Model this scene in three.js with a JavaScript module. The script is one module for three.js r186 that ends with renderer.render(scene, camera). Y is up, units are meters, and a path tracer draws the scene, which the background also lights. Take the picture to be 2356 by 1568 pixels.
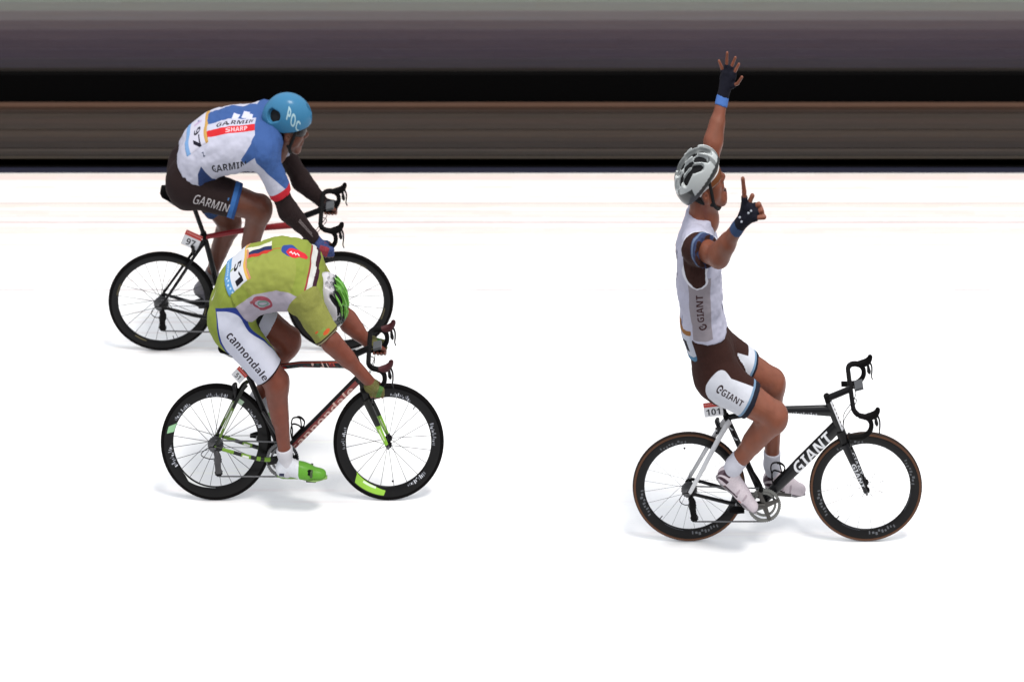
import * as THREE from 'three';
import { mergeGeometries } from 'three/addons/utils/BufferGeometryUtils.js';
import { ImprovedNoise } from 'three/addons/math/ImprovedNoise.js';

// ---------------------------------------------------------------- camera, sky, sun, exposure
const scene = new THREE.Scene();
const renderer = new THREE.WebGLRenderer({ antialias: true });
renderer.setSize(1024, 681);
renderer.toneMapping = THREE.LinearToneMapping;
renderer.toneMappingExposure = 2.0;
renderer.shadowMap.enabled = true;

// A judge's camera high above the far side of the road: level view axis, lens shifted down (as a view camera), so upright planes keep their shape.
const QW = 2355, QH = 1568, F = 8094, HC = 16, ZC = 21.3, YH = -4837;
const camera = new THREE.PerspectiveCamera(2 * Math.atan(QH / 2 / F) * 180 / Math.PI, 1024 / 681, 0.5, 600);
camera.position.set(0, HC, ZC);
camera.setViewOffset(1024, 681, 0, (QH / 2 - YH) / QH * 681, 1024, 681);
camera.focus = 21.7; camera.userData.fStop = 0.95; // the far roadside falls slightly out of focus

{ // overcast sky: brighter towards the zenith
  const w = 64, h = 32, d = new Float32Array(w * h * 4);
  for (let y = 0; y < h; y++) for (let x = 0; x < w; x++) {
    const el = ((y + 0.5) / h - 0.5) * Math.PI, l = el > 0 ? 0.9 * (1 + 2 * Math.sin(el)) / 3 : 0.25;
    d.set([l * 0.97, l * 1.0, l * 1.06, 1], (y * w + x) * 4);
  }
  const t = new THREE.DataTexture(d, w, h, THREE.RGBAFormat, THREE.FloatType);
  t.mapping = THREE.EquirectangularReflectionMapping; t.magFilter = THREE.LinearFilter; t.needsUpdate = true;
  scene.background = t; scene.environment = t;
}
const sun = new THREE.DirectionalLight(new THREE.Color(1, 0.96, 0.9), 1.38);
sun.position.set(3.6, 16, 2.2); sun.target.position.set(0, 0, -1);
sun.castShadow = true; sun.shadow.radius = 28; sun.shadow.mapSize.set(2048, 2048);
Object.assign(sun.shadow.camera, { left: -8, right: 8, top: 8, bottom: -8, near: 1, far: 50 });
scene.add(sun, sun.target);

// ---------------------------------------------------------------- helpers
const V = (x, y, z) => new THREE.Vector3(x, y, z);
const perlin = new ImprovedNoise();
let seedState = 12345;
const rnd = () => { seedState = (seedState * 1664525 + 1013904223) >>> 0; return seedState / 4294967296; };
const clamp = (x, a, b) => Math.min(b, Math.max(a, x));
const lerp = (a, b, t) => a + (b - a) * t;
const used = {};
function numbered(name) { const n = used[name] = (used[name] ?? -1) + 1; return n ? name + '_' + String(n).padStart(3, '0') : name; }
function mat(rgb, rough = 0.6, extra = {}) {
  const m = new THREE.MeshPhysicalMaterial({ roughness: rough, metalness: 0, specularIntensity: 0.5, ...extra });
  m.color.setRGB(...rgb.map((v) => v * 0.83)); return m;
}
function shade(o) { o.castShadow = true; o.receiveShadow = true; return o; }
function mesh(name, geo, m, parent) { const o = shade(new THREE.Mesh(geo, m)); o.name = name; parent.add(o); return o; }
function top(name, at, label, category, group) {
  const g = new THREE.Group(); g.name = numbered(name); g.position.copy(at); g.userData = { label, category };
  if (group) g.userData.group = group; scene.add(g); return g;
}
function canvasTex(w, h, draw, clampS = false) {
  const c = document.createElement('canvas'); c.width = w; c.height = h; const x = c.getContext('2d'); draw(x, w, h);
  const t = new THREE.CanvasTexture(c); t.colorSpace = THREE.SRGBColorSpace; t.magFilter = THREE.LinearFilter; t.wrapS = clampS ? THREE.ClampToEdgeWrapping : THREE.RepeatWrapping; t.wrapT = THREE.RepeatWrapping; return t;
}
const texMat = (tex, rough = 0.65, extra = {}) => mat([1, 1, 1], rough, { map: tex, ...extra });

// A rider's frame: base on the road, w = distance to the rider's right (towards the stand with the camera); lean = tilt of the bicycle.
function frameAt(x0px, groundY, lean = 0) {
  const D = F * HC / (groundY - YH), z = ZC - D, O = V((x0px - QW / 2) * D / F, 0, z), a = lean * Math.PI / 180;
  const e2 = V(0, Math.cos(a), -Math.sin(a)), e3 = V(0, Math.sin(a), Math.cos(a)), C = V(0, HC, ZC);
  const f = (X, Y, w = 0) => { // point at distance w from the frame's middle plane that the photograph shows at (X, Y)
    const d = V((X - QW / 2) / F, -(Y - YH) / F, -1), s = (w - C.clone().sub(O).dot(e3)) / d.dot(e3);
    return C.clone().addScaledVector(d, s).sub(O);
  };
  f.O = O; f.e2 = e2; f.e3 = e3; f.s = F / D; f.lean = a;
  f.off = (p, a1, b1, w1) => p.clone().add(V(a1, 0, 0)).addScaledVector(e2, b1).addScaledVector(e3, w1);
  return f;
}

// ---- sweep: tube with an elliptic section along points; r = [sideways, upright] per point; u runs along, v = 0.5 faces +w
function sweep(pts, r, L = V(0, 0, 1), seg = 12, smooth = 0, caps = true) {
  let P = pts, R = pts.map((_, i) => { const q = Array.isArray(r[0]) ? r[Math.min(i, r.length - 1)] : Array.isArray(r) ? r : [r, r]; return q; });
  if (smooth) {
    const c = new THREE.CatmullRomCurve3(pts, false, 'centripetal'), n = smooth * (pts.length - 1); P = []; const R2 = [];
    for (let i = 0; i <= n; i++) { const t = i / n; P.push(c.getPoint(t)); const k = Math.min(pts.length - 2, Math.floor(t * (pts.length - 1))), q = t * (pts.length - 1) - k; R2.push([lerp(R[k][0], R[k + 1][0], q), lerp(R[k][1], R[k + 1][1], q)]); }
    R = R2;
  }
  const n = P.length, pos = [], nor = [], uv = [], idx = []; let N2 = null, len = 0; const lens = [0];
  for (let i = 1; i < n; i++) { len += P[i].distanceTo(P[i - 1]); lens.push(len); }
  for (let i = 0; i < n; i++) {
    const T = P[Math.min(n - 1, i + 1)].clone().sub(P[Math.max(0, i - 1)]).normalize();
    const ref = N2 && Math.abs(L.dot(T)) > 0.6 ? N2 : Math.abs(L.dot(T)) > 0.9 ? V(1, 0, 0) : L;
    N2 = ref.clone().addScaledVector(T, -ref.dot(T)).normalize(); const N1 = N2.clone().cross(T);
    for (let j = 0; j <= seg; j++) {
      const th = (j / seg - 0.5) * 2 * Math.PI, c = Math.cos(th), s = Math.sin(th);
      const p = P[i].clone().addScaledVector(N2, c * R[i][0]).addScaledVector(N1, s * R[i][1]);
      const q = N2.clone().multiplyScalar(c / R[i][0]).addScaledVector(N1, s / R[i][1]).normalize();
      pos.push(p.x, p.y, p.z); nor.push(q.x, q.y, q.z); uv.push(lens[i] / len, j / seg);
    }
  }
  for (let i = 0; i < n - 1; i++) for (let j = 0; j < seg; j++) { const a = i * (seg + 1) + j, b = a + seg + 1; idx.push(a, b, a + 1, b, b + 1, a + 1); }
  if (caps) for (const e of [0, n - 1]) {
    const T = (e ? P[n - 1].clone().sub(P[n - 2]) : P[0].clone().sub(P[1])).normalize(), c0 = pos.length / 3;
    pos.push(P[e].x, P[e].y, P[e].z); nor.push(T.x, T.y, T.z); uv.push(e ? 1 : 0, 0.25);
    for (let j = 0; j <= seg; j++) { const k = (e * (seg + 1) + j) * 3; pos.push(pos[k], pos[k + 1], pos[k + 2]); nor.push(T.x, T.y, T.z); uv.push(e ? 1 : 0, 0.25); }
    for (let j = 0; j < seg; j++) e ? idx.push(c0, c0 + 2 + j, c0 + 1 + j) : idx.push(c0, c0 + 1 + j, c0 + 2 + j);
  }
  const g = new THREE.BufferGeometry();
  g.setAttribute('position', new THREE.Float32BufferAttribute(pos, 3)); g.setAttribute('normal', new THREE.Float32BufferAttribute(nor, 3)); g.setAttribute('uv', new THREE.Float32BufferAttribute(uv, 2)); g.setIndex(idx);
  return g;
}
const merge = (list) => mergeGeometries(list.map((g) => { const q = g.index ? g.toNonIndexed() : g; for (const k of Object.keys(q.attributes)) if (!['position', 'normal', 'uv'].includes(k)) q.deleteAttribute(k); return q; }));
function box(sx, sy, sz, at, rot) { const g = new THREE.BoxGeometry(sx, sy, sz); if (rot) g.applyMatrix4(rot); g.translate(at.x, at.y, at.z); return g; }
function chamferBox(sx, sy, sz, b = 0.004) { // bevelled box about its centre
  const s = new THREE.Shape(), x = sx / 2 - b, y = sy / 2 - b; s.moveTo(-x, -y); s.lineTo(x, -y); s.lineTo(x, y); s.lineTo(-x, y); s.closePath();
  const g = new THREE.ExtrudeGeometry(s, { depth: sz - 2 * b, bevelEnabled: true, bevelSize: b, bevelThickness: b, bevelSegments: 2 }); g.translate(0, 0, -sz / 2 + b); return g;
}

// ---- distance fields and surface nets (bodies, clothes, helmets, shoes)
function bone(a, b, ra, rb = ra, k = 0.02, capB = false) { const d = b.clone().sub(a); return { a, b, d, l2: Math.max(1e-9, d.lengthSq()), ra, rb, k, capB, dn: d.clone().normalize() }; }
function boneDist(o, x, y, z, inf) {
  const px = x - o.a.x, py = y - o.a.y, pz = z - o.a.z, t = clamp((px * o.d.x + py * o.d.y + pz * o.d.z) / o.l2, 0, 1);
  const qx = px - o.d.x * t, qy = py - o.d.y * t, qz = pz - o.d.z * t;
  let d = Math.sqrt(qx * qx + qy * qy + qz * qz) - (o.ra + (o.rb - o.ra) * t) - inf;
  if (o.capB) d = Math.max(d, (x - o.b.x) * o.dn.x + (y - o.b.y) * o.dn.y + (z - o.b.z) * o.dn.z);
  return d;
}
function smin(a, b, k) { const h = Math.max(k - Math.abs(a - b), 0) / k; return Math.min(a, b) - h * h * k * 0.25; }
function bonesField(list, inf = 0) {
  return (x, y, z) => { let d = 1e3; for (const o of list) { const e = boneDist(o, x, y, z, inf); d = d > 900 ? e : smin(d, e, o.k); } return d; };
}
function bonesBox(list, pad) { const b = new THREE.Box3(); for (const o of list) { const r = Math.max(o.ra, o.rb) + pad; for (const p of [o.a, o.b]) b.expandByPoint(p.clone().addScalar(r)), b.expandByPoint(p.clone().addScalar(-r)); } return b; }
function nets(field, bx, h) {
  const n = [0, 1, 2].map((i) => Math.ceil((bx.max.getComponent(i) - bx.min.getComponent(i)) / h) + 2), [nx, ny, nz] = n, v = new Float32Array(nx * ny * nz), o = bx.min;
  for (let k = 0, i = 0; k < nz; k++) for (let j = 0; j < ny; j++) for (let x = 0; x < nx; x++, i++) v[i] = field(o.x + x * h, o.y + j * h, o.z + k * h);
  const id = new Int32Array(nx * ny * nz).fill(-1), pos = [], idx = [], sx = 1, sy = nx, sz = nx * ny;
  const C = []; for (let c = 0; c < 8; c++) C.push((c & 1) * sx + ((c >> 1) & 1) * sy + (c >> 2) * sz);
  const E = []; for (let a = 0; a < 8; a++) for (const b of [1, 2, 4]) if (!(a & b)) E.push([a, a | b]);
  for (let k = 0; k < nz - 1; k++) for (let j = 0; j < ny - 1; j++) for (let x = 0; x < nx - 1; x++) {
    const i = x + j * sy + k * sz; let m = 0; for (let c = 0; c < 8; c++) if (v[i + C[c]] < 0) m |= 1 << c;
    if (m === 0 || m === 255) continue;
    let ax = 0, ay = 0, az = 0, cnt = 0;
    for (const [a, b] of E) { if (((m >> a) & 1) === ((m >> b) & 1)) continue; const va = v[i + C[a]], t = va / (va - v[i + C[b]]); ax += lerp(a & 1, b & 1, t); ay += lerp((a >> 1) & 1, (b >> 1) & 1, t); az += lerp(a >> 2, b >> 2, t); cnt++; }
    id[i] = pos.length / 3; pos.push(o.x + (x + ax / cnt) * h, o.y + (j + ay / cnt) * h, o.z + (k + az / cnt) * h);
  }
  const quad = (a, b, c, d, flip) => { if (a < 0 || b < 0 || c < 0 || d < 0) return; flip ? idx.push(a, c, b, a, d, c) : idx.push(a, b, c, a, c, d); };
  for (let k = 1; k < nz - 1; k++) for (let j = 1; j < ny - 1; j++) for (let x = 1; x < nx - 1; x++) {
    const i = x + j * sy + k * sz, s = v[i] < 0;
    if (s !== v[i + sx] < 0) quad(id[i - sy - sz], id[i - sz], id[i], id[i - sy], !s);
    if (s !== v[i + sy] < 0) quad(id[i - sx - sz], id[i - sx], id[i], id[i - sz], !s);
    if (s !== v[i + sz] < 0) quad(id[i - sx - sy], id[i - sy], id[i], id[i - sx], !s);
  }
  const g = new THREE.BufferGeometry(); g.setAttribute('position', new THREE.Float32BufferAttribute(pos, 3)); g.setIndex(idx); g.computeVertexNormals(); return g;
}
// cut a surface in two along the curve where fn changes sign: [fn < 0, fn >= 0], both unindexed
function split(g, fn) {
  const q = g.index ? g.toNonIndexed() : g, p = q.attributes.position.array, n = q.attributes.normal.array, out = [{ p: [], n: [] }, { p: [], n: [] }];
  for (let i = 0; i < p.length; i += 9) {
    const v = [0, 1, 2].map((k) => { const o = i + k * 3, a = [p[o], p[o + 1], p[o + 2], n[o], n[o + 1], n[o + 2]]; a.g = fn(a[0], a[1], a[2]); return a; });
    for (const side of [0, 1]) {
      const poly = [];
      for (let k = 0; k < 3; k++) {
        const a = v[k], b = v[(k + 1) % 3], ia = (a.g >= 0) === !!side, ib = (b.g >= 0) === !!side;
        if (ia) poly.push(a);
        if (ia !== ib) { const t = a.g / (a.g - b.g); poly.push(a.map((x, c) => lerp(x, b[c], t))); }
      }
      for (let k = 2; k < poly.length; k++) for (const w of [poly[0], poly[k - 1], poly[k]]) out[side].p.push(w[0], w[1], w[2]), out[side].n.push(w[3], w[4], w[5]);
    }
  }
  return out.map((o) => { const r = new THREE.BufferGeometry(); r.setAttribute('position', new THREE.Float32BufferAttribute(o.p, 3)); r.setAttribute('normal', new THREE.Float32BufferAttribute(o.n, 3)); return r; });
}
// uv round an axis: u along it (0..1), v = 0.5 + angle / 360, angle 0 to the right (L), +90 on the back or upper side
function axisUV(g, axis, L) {
  const q = g.index ? g.toNonIndexed() : g, p = q.attributes.position.array, uv = new Float32Array(p.length / 3 * 2), seg = []; let len = 0;
  for (let i = 1; i < axis.length; i++) { const d = axis[i].clone().sub(axis[i - 1]), l = d.length(); d.normalize(); const N2 = L.clone().addScaledVector(d, -L.dot(d)).normalize(); seg.push({ a: axis[i - 1], d, l, s: len, N2, N1: N2.clone().cross(d) }); len += l; }
  const r = V(), c = V();
  for (let t = 0; t < p.length; t += 9) {
    const vs = [];
    for (let k = 0; k < 3; k++) {
      c.set(p[t + k * 3], p[t + k * 3 + 1], p[t + k * 3 + 2]); let best = 1e9, u = 0, th = 0;
      seg.forEach((s, i) => {
        r.copy(c).sub(s.a); let h = r.dot(s.d); const lo = i === 0 ? -1e9 : 0, hi = i === seg.length - 1 ? 1e9 : s.l, hc = clamp(h, lo, hi);
        const d2 = r.lengthSq() - h * h + (h - hc) * (h - hc);
        if (d2 < best) { best = d2; u = (s.s + hc) / len; th = Math.atan2(r.dot(s.N1), r.dot(s.N2)); }
      });
      vs.push([u, th / (2 * Math.PI) + 0.5]);
    }
    const hi = Math.max(...vs.map((x) => x[1]));
    for (let k = 0; k < 3; k++) { if (hi - vs[k][1] > 0.5) vs[k][1] += 1; uv[(t / 3 + k) * 2] = vs[k][0]; uv[(t / 3 + k) * 2 + 1] = vs[k][1]; }
  }
  q.setAttribute('uv', new THREE.BufferAttribute(uv, 2)); return q;
}
function tint(g, fn) { // vertex colours (skin tones, dye) from position
  const p = g.attributes.position.array, c = new Float32Array(p.length);
  for (let i = 0; i < p.length; i += 3) { const q = fn(p[i], p[i + 1], p[i + 2]); c[i] = q[0]; c[i + 1] = q[1]; c[i + 2] = q[2]; }
  g.setAttribute('color', new THREE.BufferAttribute(c, 3)); return g;
}
const fold = (amp, f) => (x, y, z) => amp * (perlin.noise(x * f + 3.1, y * f * 0.8, z * f + 7.7) + 0.5 * perlin.noise(x * f * 2.3, y * f * 2.3 + 5, z * f * 1.7));

// ---------------------------------------------------------------- the setting
function ground(name, x0, x1, z0, z1, y, m, nx = 1, nz = 1) {
  const g = new THREE.PlaneGeometry(x1 - x0, z1 - z0, nx, nz); g.rotateX(-Math.PI / 2); g.translate((x0 + x1) / 2, y, (z0 + z1) / 2);
  const p = g.attributes.position.array, uv = g.attributes.uv.array; for (let i = 0; i < p.length / 3; i++) { uv[i * 2] = p[i * 3]; uv[i * 2 + 1] = p[i * 3 + 2]; }
  const o = mesh(name, g, m, scene); o.userData = { kind: 'structure' }; return o;
}
{
  const asphaltTex = canvasTex(512, 512, (c, w, h) => {
    c.fillStyle = '#3c3c3e'; c.fillRect(0, 0, w, h);
    for (let i = 0; i < 14000; i++) { const v = 40 + rnd() * 50; c.fillStyle = `rgb(${v},${v},${v + 2})`; c.fillRect(rnd() * w, rnd() * h, 1 + rnd() * 2, 1 + rnd() * 2); }
  }); asphaltTex.repeat.set(0.8, 0.8);
  ground('ground', -150, 150, -150, 150, -0.008, texMat(asphaltTex, 0.9));
  // white road paint: rolled on lengthwise, so the coats show as long streaks, creamier in the strip by the far kerb
  const paint = canvasTex(1024, 2048, (c, w, h) => {
    const row = (z) => (z + 3.46) / 5.2 * h;   // v = 0 at the far kerb
    c.fillStyle = 'rgb(238,238,238)'; c.fillRect(0, 0, w, h);
    const streak = (y, t, col, a) => { c.globalAlpha = a; c.fillStyle = col; let x = rnd() * -300; while (x < w) { const l = 150 + rnd() * 700; c.fillRect(x, y + (rnd() - 0.5) * 3, l, t); x += l * (0.6 + rnd() * 0.5); } c.globalAlpha = 1; };
    for (let i = 0; i < 150; i++) streak(rnd() * h * 0.15, 3 + rnd() * 12, ['rgb(206,186,180)', 'rgb(208,188,184)', 'rgb(210,200,180)', 'rgb(204,190,188)'][i % 4], 0.22);
    for (let i = 0; i < 60; i++) streak(h * 0.14 + rnd() * rnd() * h * 0.3, 2 + rnd() * 6, ['rgb(208,196,192)', 'rgb(212,206,190)'][i % 2], 0.22);
    for (let i = 0; i < 60; i++) streak(rnd() * h, 2 + rnd() * 6, ['rgb(230,226,226)', 'rgb(240,240,234)'][i % 2], 0.3);
    for (const z of [-3.12, -2.92, -2.24]) for (let k = 0; k < 3; k++) streak(row(z), 4, 'rgb(176,168,168)', 0.5);
    for (let i = 0; i < 5000; i++) { const v = 205 + rnd() * 40; c.globalAlpha = 0.25; c.fillStyle = `rgb(${v},${v - 2},${v - 4})`; c.fillRect(rnd() * w, rnd() * h, 2 + rnd() * 12, 1); }
  });
  paint.flipY = false;
  const road = ground('road', -5.2, 5.2, -3.44, 1.74, 0, texMat(paint, 0.8));
  { const p = road.geometry.attributes.position.array, uv = road.geometry.attributes.uv.array; for (let i = 0; i < p.length / 3; i++) { uv[i * 2] = p[i * 3] / 3.2; uv[i * 2 + 1] = (p[i * 3 + 2] + 3.46) / 5.2; } }
}
// length-wise noise streaks for boards and barrier strips
function streaks(base, spread, n = 900) {
  return canvasTex(512, 128, (c, w, h) => {
    c.fillStyle = `rgb(${base})`; c.fillRect(0, 0, w, h);
    for (let i = 0; i < n; i++) { const d = (rnd() - 0.5) * spread, t = (rnd() - 0.5) * spread * 0.5; c.globalAlpha = 0.35; c.fillStyle = `rgb(${base.map((v, k) => clamp(v + d + (k === 0 ? t : k === 2 ? -t : 0), 0, 255)).join()})`; c.fillRect(rnd() * w * 1.2 - w * 0.2, rnd() * h, 20 + rnd() * 200, 1 + rnd() * 2.5); }
    c.globalAlpha = 1;
  });
}
const LONG = 16;
function longBoard(name, parent, y0, y1, z0, z1, m, bevel = 0.004) { // a long board between heights y0..y1 and depths z0..z1 (z0 < z1)
  const g = chamferBox(z1 - z0, y1 - y0, LONG, bevel); g.rotateY(Math.PI / 2); g.translate(0, (y0 + y1) / 2, (z0 + z1) / 2);
  const p = g.attributes.position.array, uv = g.attributes.uv.array, o = rnd() * 5; for (let i = 0; i < p.length / 3; i++) { uv[i * 2] = p[i * 3] / 1.5 + o; uv[i * 2 + 1] = (p[i * 3 + 1] + p[i * 3 + 2]) / 0.12 + o; }
  return mesh(name, g, m, parent);
}
{ // raised timber edge beyond the kerb
  const pl = top('timber_platform', V(0, 0, 0), 'low dark brown timber platform running along the far edge of the white road', 'platform');
  longBoard('kerb_strip', pl, 0.0, 0.034, -3.475, -3.438, mat([0.012, 0.014, 0.034], 0.7));
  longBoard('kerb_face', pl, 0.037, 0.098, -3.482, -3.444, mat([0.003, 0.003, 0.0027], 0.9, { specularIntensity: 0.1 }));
  const tones = [[54, 46, 38], [45, 38, 33], [60, 51, 45], [44, 36, 32], [52, 43, 38], [62, 51, 44], [57, 48, 42], [63, 51, 45], [60, 50, 43], [56, 42, 34]].map((t) => t.map((v) => v * 0.84));
  const ws = [0.03, 0.05, 0.035, 0.075, 0.05, 0.085, 0.06, 0.075, 0.06, 0.035].map((v) => v * 0.92); let z = -3.444;
  ws.forEach((w, i) => { longBoard('plank', pl, 0.05, 0.1 - (i % 3) * 0.002, z - w, z, texMat(streaks(tones[i], 26, 500), 0.85)); z -= w + 0.004; });
  longBoard('nosing', pl, 0.06, 0.118, z - 0.05, z, texMat(streaks([80, 57, 44], 26, 500), 0.8));
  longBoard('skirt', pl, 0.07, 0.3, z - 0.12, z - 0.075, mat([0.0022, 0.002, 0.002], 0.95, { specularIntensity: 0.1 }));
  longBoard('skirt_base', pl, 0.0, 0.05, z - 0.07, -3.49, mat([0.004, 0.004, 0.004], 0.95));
  const zb = z - 0.1;
  const pb = top('shade_banded_barrier', V(0, 0, 0), 'long stand-in roadside barrier of strips, shadow painted in from dull plum up to grey-green', 'barrier');
  const cloth = [[48, 42, 38], [66, 60, 66], [70, 61, 70], [73, 63, 71], [81, 70, 77], [95, 85, 88], [114, 107, 107], [128, 128, 122], [134, 142, 130], [138, 142, 130], [142, 138, 132], [126, 122, 120], [112, 108, 108]];  // strip tones climb from plum to grey-green: a soft shadow painted into the colour
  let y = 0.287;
  cloth.forEach((t, i) => { const h = i === 0 ? 0.035 : 0.066; longBoard('painted_shade_strip', pb, y, y + h - 0.0015, zb - 0.09, zb - 0.02 - i * 0.004, texMat(streaks(t, 20, 700), 0.95), 0.006); y += h; });
  longBoard('backing', pb, 0, 1.1, zb - 0.16, zb - 0.1, mat([0.02, 0.02, 0.02], 0.9));
}

// ---------------------------------------------------------------- bicycles
const BLACK = mat([0.0042, 0.004, 0.0046], 0.3, { specularIntensity: 0.32 }), MATT = mat([0.0048, 0.0044, 0.0044], 0.75, { specularIntensity: 0.14 }), RUBBER = mat([0.0045, 0.0038, 0.0038], 0.85, { specularIntensity: 0.12 });
const STEEL = mat([0.42, 0.42, 0.43], 0.35, { metalness: 0.8 }), DARKSTEEL = mat([0.12, 0.12, 0.125], 0.4, { metalness: 0.7 }), SPOKE = mat([0.05, 0.05, 0.055], 0.4, { metalness: 0.5 });
function italic(c, text, x, y, size, color, opt = {}) { // lettering centred on x, y
  c.save(); c.translate(x, y); c.rotate(opt.rot || 0); c.transform(opt.sx || 1, 0, -(opt.slant ?? 0), opt.sy || 1, 0, 0); c.fillStyle = color; c.font = `${opt.weight || 'bold'} ${size}px ${opt.font || 'sans-serif'}`; c.textAlign = 'center'; c.textBaseline = 'middle'; c.fillText(text, 0, 0);
  if (opt.stroke) { c.strokeStyle = opt.stroke; c.lineWidth = opt.lw || 3; c.strokeText(text, 0, 0); }
  c.restore();
}
function wheel(root, f, cx, S, rear) {
  const g = new THREE.Group(); g.name = 'wheel'; root.add(g);
  const c = f(cx, 0, 0); g.position.copy(V((cx - QW / 2) / f.s - f.O.x, 0, 0).addScaledVector(f.e2, S.ry)); g.rotation.x = -f.lean;
  const R = 0.334; g.scale.set(S.rx / R, S.ry / R, 1);
  const lathe = (pts, n = 72) => { const q = new THREE.LatheGeometry(pts.map(([r, y]) => new THREE.Vector2(r, y)), n); q.rotateX(Math.PI / 2); return q; };
  const tyre = []; for (let i = 0; i <= 14; i++) { const a = (i / 14) * Math.PI * 2; tyre.push([R - 0.0125 + 0.0125 * Math.cos(a), 0.0125 * Math.sin(a)]); }
  mesh('tyre', lathe(tyre), S.tyreMat, g);
  if (S.sidewall) for (const s of [1, -1]) { const sw = []; for (let i = 0; i <= 4; i++) { const a = (0.35 + i * 0.3 / 4) * Math.PI; sw.push([R - 0.0125 + 0.0131 * Math.cos(a), s * 0.0131 * Math.sin(a)]); } mesh('sidewall', lathe(sw), S.sidewall, g); }
  const ro = R - 0.021, ri = ro - S.rimDepth;
  mesh('rim', lathe([[ro, 0.0115], [ro - S.rimDepth * 0.4, 0.0128], [ri + 0.006, 0.007], [ri, 0.003], [ri, -0.003], [ri + 0.006, -0.007], [ro - S.rimDepth * 0.4, -0.0128], [ro, -0.0115]], 96), rear && S.rimRear ? S.rimRear : S.rimMat, g);
  const hub = lathe([[0.0, 0.052], [0.008, 0.052], [0.008, 0.035], [0.021, 0.034], [0.021, 0.03], [0.011, 0.026], [0.011, -0.026], [0.021, -0.03], [0.021, -0.034], [0.008, -0.035], [0.008, -0.052], [0, -0.052]], 20); mesh('hub', hub, S.hubMat || MATT, g);
  const n = rear ? 24 : 20, sr = S.spokeR || 0.0016, sg = new THREE.CylinderGeometry(sr, sr, 1, 5, 1);
  for (let i = 0; i < n; i++) {
    const a = i / n * 2 * Math.PI + 0.13, side = i % 2 ? 1 : -1, cross = rear ? (i % 4 < 2 ? 0.7 : -0.7) : 0, p = V(0.02 * Math.cos(a + cross), 0.02 * Math.sin(a + cross), side * 0.031), q = V(ri * Math.cos(a), ri * Math.sin(a), side * 0.002);
    const sp = mesh('spoke', sg, S.spokeMat || SPOKE, g); sp.position.copy(p).lerp(q, 0.5); sp.scale.y = p.distanceTo(q); sp.quaternion.setFromUnitVectors(V(0, 1, 0), q.clone().sub(p).normalize());
    if (i === (rear ? S.magnetRear : S.magnetFront)) mesh('spoke_magnet', chamferBox(0.012, 0.008, 0.008, 0.002).translate(p.x + (q.x - p.x) * 0.8, p.y + (q.y - p.y) * 0.8, p.z + 0.002), MATT, g);
  }
  const va = S.valve ?? 2.1; mesh('valve', sweep([V((ri + 0.003) * Math.cos(va), (ri + 0.003) * Math.sin(va), 0), V((ri - 0.022) * Math.cos(va), (ri - 0.022) * Math.sin(va), 0)], 0.003, V(0, 0, 1), 6), DARKSTEEL, g);
  return g;
}
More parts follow.
